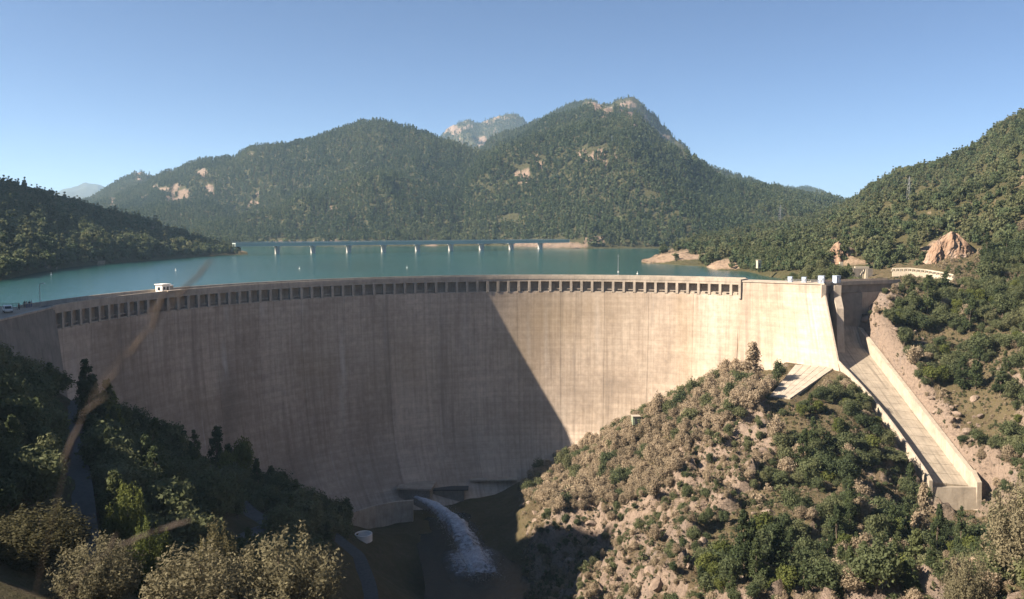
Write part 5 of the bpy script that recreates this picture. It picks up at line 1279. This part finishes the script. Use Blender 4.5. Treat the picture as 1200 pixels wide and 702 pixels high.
# van
vx = at_Z(9, 366, ZC - .6); van = empty('parked_car', (vx[0], vx[1], ZC - .59), -.93, 'white parked car facing the viewer on the plaza at the left end of the dam', 'car'); van.scale = (.85, .9, .8)
mb = MB(); prof = [(-2.2, .45), (2.1, .45), (2.2, .9), (1.5, 1.1), (1.0, 1.85), (-1.6, 1.9), (-2.25, 1.1)]
mb.add([(x, -.88, z) for x, z in prof] + [(x, .88, z) for x, z in prof], [tuple(range(7))[::-1], tuple(range(7, 14))] + [(i, (i + 1) % 7, 7 + (i + 1) % 7, 7 + i) for i in range(7)])
mb.build('body', M['white'], van)
for s in (-1, 1):
    MB().add([(.2, s * .89, 1.15), (1.25, s * .89, 1.15), (.9, s * .89, 1.7), (.2, s * .89, 1.7), (.2, s * .9, 1.15), (1.25, s * .9, 1.15), (.9, s * .9, 1.7), (.2, s * .9, 1.7)], [(0, 1, 2, 3), (7, 6, 5, 4), (0, 4, 5, 1), (1, 5, 6, 2), (2, 6, 7, 3), (3, 7, 4, 0)]).build('window', M['glass'], van)
    for x in (-1.4, 1.4):
        MB().tube([(x, s * .70, .36), (x, s * .92, .36)], .36, 12).build('wheel', M['dark_steel'], van)
MB().hexa([(1.56, -.75, 1.12), (1.6, -.75, 1.12), (1.6, .75, 1.12), (1.56, .75, 1.12)], [(1.1, -.7, 1.78), (1.14, -.7, 1.78), (1.14, .7, 1.78), (1.1, .7, 1.78)]).build('windscreen', M['glass'], van)
# people on the plaza: one skinned body each, clothes as children
SKIN = plain('skin', (0.48, 0.32, 0.24), .6, var=.1)
def person(x, y, z, rz, shirt, trousers, hair, lab, stride=.12, h=1.72):
    e_ = empty('person', (x, y, z), rz, lab, 'person'); k = h / 1.72
    def skin(name, nodes, edges, mat, sub=1):
        me = bpy.data.meshes.new(name); me.from_pydata([tuple(c * k for c in q[0]) for q in nodes], edges, []); o = mesh_obj(name, me, e_, mat)
        m_ = o.modifiers.new('skin', 'SKIN')
        for i, q in enumerate(nodes):
            me.skin_vertices[0].data[i].radius = (q[1] * k, q[1] * k)
        me.skin_vertices[0].data[0].use_root = True
        if sub: s_ = o.modifiers.new('sub', 'SUBSURF'); s_.levels = sub; s_.render_levels = sub
        return o
    s = stride
    B_ = [((0, 0, .93), .13), ((0, 0, 1.15), .12), ((0, 0, 1.38), .14), ((0, .01, 1.50), .055), ((0, .02, 1.60), .095), ((0, .02, 1.68), .07),
          ((-.10, 0, .86), .085), ((-.11, s * .5, .48), .06), ((-.11, s * 0 + s, .08), .042), ((-.11, s + .14, .04), .036), ((.10, 0, .86), .085), ((.11, -s * .4, .48), .06), ((.11, -s, .08), .042), ((.11, -s + .14, .04), .036),
          ((-.19, 0, 1.40), .058), ((-.25, -.02, 1.14), .043), ((-.26, .08, .90), .032), ((-.26, .11, .80), .034), ((.19, 0, 1.40), .058), ((.25, -.02, 1.14), .043), ((.26, .08, .90), .032), ((.26, .11, .80), .034)]
    E_ = [(0, 1), (1, 2), (2, 3), (3, 4), (4, 5), (0, 6), (6, 7), (7, 8), (8, 9), (0, 10), (10, 11), (11, 12), (12, 13), (2, 14), (14, 15), (15, 16), (16, 17), (2, 18), (18, 19), (19, 20), (20, 21)]
    skin('body', B_, E_, SKIN)
    skin('shirt', [((0, 0, .98), .15), ((0, 0, 1.16), .145), ((0, 0, 1.40), .16), ((-.20, 0, 1.40), .075), ((-.24, -.02, 1.2), .062), ((.20, 0, 1.40), .075), ((.24, -.02, 1.2), .062)], [(0, 1), (1, 2), (2, 3), (3, 4), (2, 5), (5, 6)], shirt)
    skin('trousers', [((0, 0, .97), .145), ((-.10, 0, .86), .10), ((-.11, s * .5, .48), .075), ((-.11, s, .12), .06), ((.10, 0, .86), .10), ((.11, -s * .4, .48), .075), ((.11, -s, .12), .06)], [(0, 1), (1, 2), (2, 3), (0, 4), (4, 5), (5, 6)], trousers)
    MB().lathe([(.02, .085), (.075, .06), (.105, 0), (.1, -.05), (.06, -.06)][::-1], (0, .005, 1.665 * k), 10).build('hair', hair, e_)
cl = {n_: plain(n_ + '_cloth', c_, .85, var=.1) for n_, c_ in (('dark', (.03, .03, .04)), ('red', (.42, .08, .08)), ('white', (.72, .70, .68)), ('blue', (.08, .11, .2)), ('hairbrown', (.05, .03, .02)))}
for (u, v, sh, tr, rz_, lab) in ((29, 361, 'dark', 'dark', .4, 'person in dark clothes standing at the railing of the dam plaza'), (31.5, 361.4, 'red', 'blue', 2.2, 'person in a red top standing between the others on the dam plaza'), (34.5, 360.8, 'dark', 'blue', 1.0, 'person in a dark top and blue trousers on the dam plaza'),
                                 (37, 360.4, 'white', 'blue', -.6, 'person in a white top at the right end of the group on the dam plaza'), (22, 364, 'dark', 'dark', 1.7, 'person in dark clothes walking alone between the car and the group')):
    p = at_Z(u, v, ZC - .6); person(p[0], p[1], ZC - .585, rz_, cl[sh], cl[tr], cl['hairbrown'], lab, .22 if u == 22 else .06)
# upstream rail of the plaza
mb = MB(); q0 = at_Z(-20, 362.5, ZC - .6); q1 = dampt(TS, 129.9, 0)
for f in np.linspace(0, 1, 12):
    x = q0[0] + (q1[0] - q0[0]) * f; y = q0[1] + (q1[1] - q0[1]) * f; mb.tube([(x, y, ZC - .6), (x, y, ZC + .5)], .05, 4)
for z in (ZC - .05, ZC + .5): mb.tube([(q0[0], q0[1], z), (q1[0], q1[1], z)], .05, 4)
e_ = empty('railing', (float(q0[0]), float(q0[1]), ZC - .6), label='dark railing behind the people on the left plaza', cat='railing'); part('rails', mb, M['dark_steel'], e_)
# buoys on the lake
for (u, v, lab) in ((60, 322, 'white buoy off the left shore, left end of the buoy line'), (206, 317, 'white buoy on the water above the crest cabin'), (351, 315, 'white buoy below the left piers of the lake bridge'), (477, 314, 'white buoy on the middle of the lake'), (747, 321, 'white buoy close behind the crest on the right')):
    p = at_Z(u, v, ZW); e_ = empty('buoy', (p[0], p[1], ZW), 0, lab, 'buoy', 'buoys in a line before the dam'); e_.scale = (.75,) * 3
    MB().lathe([(.05, -.3), (.4, -.1), (.55, .25), (.36, .55), (.14, .65)], n=12).build('float', M['white'], e_, True)
    MB().lathe([(.10, .65), (.09, 1.3), (.2, 1.35), (.2, 1.55), (.04, 1.6)], n=8).build('topmark', M['white'], e_)
# hut on the slope, white marker on the bank, round tank
p = at_Y(745, 491, 283); e_ = empty('slope_hut', (p[0], p[1], p[2] - 1.8), .1, 'small flat roofed hut half hidden by trees at the foot of the sunlit dam', 'hut')
MB().box((0, 0, 1.4), (2.6, 2.4, 2.8)).build('wall', plain('hut_green', (.25, .29, .2)), e_); MB().box((0, 0, 2.9), (2.9, 2.7, .18)).build('roof', M['conc'], e_); MB().box((-.2, -1.22, 1.2), (.8, .06, 1.9)).build('door', M['dark_steel'], e_)
p = at_Y(889, 312, 392); e_ = empty('bank_hut', (p[0], p[1], p[2]), .2, 'small narrow whitish hut among trees on the lake bank', 'hut')
MB().box((0, 0, .9), (1.7, 1.7, 3.6)).build('wall', M['cream'], e_); MB().box((0, 0, 2.8), (2.1, 2.1, .2)).build('roof', M['conc'], e_); MB().box((0, -.87, .6), (.7, .06, 1.8)).build('door', M['dark_steel'], e_)
p = at_Y(426, 626, 247); zt = p[2]; e_ = empty('round_tank', (p[0], p[1], zt - 2), 0, 'low round white rimmed tank in the shade at the valley floor', 'tank')
MB().lathe([(2.6, 0), (2.6, 2.2), (2.25, 2.2), (2.25, 1.6)], n=24).build('rim', M['white'], e_); MB().lathe([(2.24, 0), (2.24, 1.7), (.01, 1.9)], n=24).build('lid', M['pierwhite'], e_)
# pylons
def pylon(u, v0, v1, Y, lab, sink=4):
    b = at_Y(u, v0, Y); h = (v0 - v1) / 1000 * Y; wd = max(1.4, h * .16); e_ = empty('pylon', (b[0], b[1], b[2]), .3, lab, 'pylon', 'power line pylons on the mountain'); m = MB()
    for i, j in ((-1, -1), (1, -1), (1, 1), (-1, 1)):
        MB().tube([(i * wd / 2, j * wd / 2, -sink), (i * wd * .3, j * wd * .3, h * .5), (i * .15, j * .15, h)], [max(.07, Y * 1.1e-4), max(.06, Y * 9e-5), max(.05, Y * 7e-5)], 4).build('leg', M['steel'], e_)
    for k in range(6):
        z0, z1 = h * k / 6, h * (k + 1) / 6; w0 = wd * (1 - k / 6.5) / 2; w1 = wd * (1 - (k + 1) / 6.5) / 2
        for s in (-1, 1): m.tube([(-w0, s * w0, z0), (w1, s * w1, z1)], max(.03, Y * 4e-5), 3); m.tube([(w0, s * w0, z0), (-w1, s * w1, z1)], max(.03, Y * 4e-5), 3)
    m.build('bracing', M['steel'], e_)
    for f in (.72, .85): MB().tube([(-h * .16, 0, h * f), (h * .16, 0, h * f)], max(.05, Y * 7e-5), 4).build('crossarm', M['steel'], e_)
def surf_Y(S, u, v):
    """distance at which a strip passes behind photo pixel (u, v)"""
    P = S[1]; a, b = proj(P[..., 0], P[..., 1], P[..., 2]); i = np.argmin((a - u) ** 2 + (b - v) ** 2); return P[..., 1].ravel()[i]
for (u, v0, v1, S, lab) in ((631, 157, 150, B, 'pylon high on the mountain left of the rocky summit'), (675, 163, 155, B, 'pylon below the left shoulder of the rocky summit'), (717, 168, 159, B, 'pylon straight below the rocky summit'), (791, 190, 182, B, 'pylon on the mountain right of the dark cliff'), (542, 169, 163, A, 'pylon on the wooded crest below the far rocky peak'), (914, 264, 240, H, 'tall pylon on the wooded ridge above the right shore'), (1065, 237, 207, H, 'thin tall pylon on the wooded right hand hill')):
    pylon(u, v0, v1, surf_Y(S, u, v0), lab)

# ------------------------------------------------------------------ river pool and the jet from the bottom outlet
M['pool'] = water('pool_water', (0.03, 0.04, 0.04), 1.5, .3, .15)
mb = MB(); mb.add([(x, y, -98.6) for x, y in ((-34, 292), (-16, 298), (2, 285), (10, 262), (16, 235), (22, 200), (20, 150), (5, 120), (-18, 130), (-22, 180), (-24, 230), (-30, 262))], [tuple(range(12))])
tag(mb.build('river_pool', M['pool']), kind='structure')
def foam_mat(name, lo, hi):
    m, t, b = new_mat(name); p = geo_pos(t)
    n = noise(t, p, .55, 7, .75); a = attr(t, 'thick').outputs['Fac']
    b.inputs['Base Color'].default_value = (.50, .53, .58, 1); b.inputs['Roughness'].default_value = .9
    al = mth(t, 'MULTIPLY', mth(t, 'ADD', mth(t, 'ADD', a, n), -.62), 2.6, True)
    tr = nd(t, 'ShaderNodeBsdfTransparent'); ms_ = nd(t, 'ShaderNodeMixShader'); t.links.new(al, ms_.inputs[0]); t.links.new(tr.outputs[0], ms_.inputs[1]); t.links.new(b.outputs[0], ms_.inputs[2])
    t.links.new(ms_.outputs[0], t.nodes['Material Output'].inputs['Surface']); return m
FOAM = foam_mat('white_water', 0, 1)
S0 = at_Y(487, 582, OUT[1] - 7.5); S1 = at_Z(558, 664, -97.8); S2 = at_Z(572, 690, -98.3)
jet = empty('water_jet', tuple(S0), label='white jet of water shooting from the outlet at the foot of the dam', cat='water jet')
nj, mj = 46, 20; JV = []; JT = []
for i in range(nj):
    f = i / (nj - 1); c = S0 + (S1 - S0) * f + np.array([0, 0, 4 * 3.2 * f * (1 - f)]); c[0] += 2.2 * math.sin(f * 2.6)
    if f > .7: c = c + (S2 - S1) * ((f - .7) / .3) * .6
    r = .5 + 2.7 * f ** .9
    for k in range(mj):
        a = 6.283 * k / mj; nn = 1 + .45 * float(fbm(np.array([f * 9.0 + 3 * math.cos(a)]), np.array([3 * math.sin(a) + f * 3]), 1.4, 4, 5)[0])
        JV.append((c[0] + math.cos(a) * r * 1.15 * nn, c[1] + math.cos(a + .4) * r * .5, max(c[2] + math.sin(a) * r * .75 * nn, -98.4)))
        JT.append(.46 - .34 * f + .16 * math.sin(a))
q = []
for i in range(nj - 1):
    for k in range(mj): q.append((i * mj + k, i * mj + (k + 1) % mj, (i + 1) * mj + (k + 1) % mj, (i + 1) * mj + k))
me = np_mesh('stream', np.array(JV), q); set_attr(me, 'thick', JT); part('stream', me, FOAM, jet)
JV = np.array(JV); rj = np.random.default_rng(3); nd_ = 16000
base_ = JV[(rj.random(nd_) ** .8 * (len(JV) - 1)).astype(int)]
cc_ = base_ + rj.normal(size=(nd_, 3)) * np.array([1.3, 1.3, 1.0]); cc_[:, 2] = np.maximum(cc_[:, 2], -98.2)
sz = .025 + .06 * rj.random((nd_, 1)); tri = np.stack([cc_ + rj.normal(size=(nd_, 3)) * sz for _ in range(3)], 1).reshape(-1, 3)
me = np_mesh('spray', tri, np.arange(len(tri)).reshape(-1, 3), False)
o = part('spray', me, FOAM, jet); set_attr(me, 'thick', np.full(len(tri), .35)); o['kind'] = 'stuff'
# churned foam lying on the pool
nf = 40; ang = np.linspace(0, 6.283, nf, endpoint=False); fc = at_Z(552, 652, -98.4); FV = []; FT = []
for r_ in (0, .25, .5, .75, 1.0):
    for a in ang: FV.append((fc[0] + math.cos(a) * 8.5 * r_ * (1 + .2 * math.sin(3 * a)), fc[1] + math.sin(a) * 17 * r_ * (1 + .15 * math.cos(2 * a)) - 5 * r_, -98.45 + .5 * (1 - r_))); FT.append(.62 - .6 * r_)
q = [(i * nf + k, i * nf + (k + 1) % nf, (i + 1) * nf + (k + 1) % nf, (i + 1) * nf + k) for i in range(4) for k in range(nf)]
me = np_mesh('foam', np.array(FV), q); set_attr(me, 'thick', FT); part('foam', me, FOAM, jet)

# ------------------------------------------------------------------ grass stalks close to the lens
STRAW = plain('dry_grass', (0.075, 0.055, 0.042), .8, var=.25, scale=30)
def stalk(path, d, heads, lab, rad=.0005):
    P = [at_Y(u, v, d + k_) for u, v, k_ in path]
    e_ = empty('grass_stalk', tuple(P[0]), 0, lab, 'grass'); mb = MB(); mb.tube(P, [rad * (1 - .5 * i / len(P)) for i in range(len(P))], 6)
    part('stem', mb, STRAW, e_)
    for (u0, v0, u1, v1, wpx) in heads:
        a, b = at_Y(u0, v0, d), at_Y(u1, v1, d); mb = MB(); n = 7
        mb.tube([a + (b - a) * i / n + np.array([0, 0, .0006 * math.sin(i * 2.1)]) for i in range(n + 1)], [wpx / 1000 * d * .27 * max(.12, math.sin(math.pi * (i + .35) / (n + .6))) for i in range(n + 1)], 7)
        part('seed_head', mb, STRAW, e_)
stalk([(40, 700, .03), (66, 590, .0), (88, 510, 0), (112, 455, 0), (150, 410, 0), (185, 372, 0), (215, 345, 0), (248, 304, 0)], .75,
      [(176, 392, 194, 336, 9), (204, 352, 230, 322, 6), (224, 334, 250, 301, 7), (150, 418, 172, 388, 7), (110, 468, 142, 428, 6), (72, 545, 98, 488, 10), (92, 488, 128, 462, 6), (170, 376, 186, 352, 5)], 'tall out of focus grass stalk with seed heads crossing the left part of the dam')
stalk([(60, 720, .02), (100, 668, 0), (135, 640, 0), (175, 626, 0), (224, 610, 0)], .85, [(140, 640, 182, 622, 8), (184, 622, 226, 609, 8), (126, 648, 138, 624, 6)], 'low out of focus grass stalk bending right over the bottom left trees')

# ------------------------------------------------------------------ haze
mb = MB(); mb.box((0, 5000, 190), (15000, 11000, 652)); hz = mb.mesh('haze')
m = bpy.data.materials.new('haze_air'); m.use_nodes = True; t = m.node_tree; t.nodes.clear()
om = t.nodes.new('ShaderNodeOutputMaterial'); pv_ = t.nodes.new('ShaderNodeVolumePrincipled'); pv_.inputs['Color'].default_value = (.50, .74, 1.0, 1)
pv_.inputs['Density'].default_value = HAZE; pv_.inputs['Anisotropy'].default_value = 0.2
t.links.new(pv_.outputs[0], om.inputs['Volume']); hz.materials.append(m)
tag(mesh_obj('haze', hz), kind='stuff')
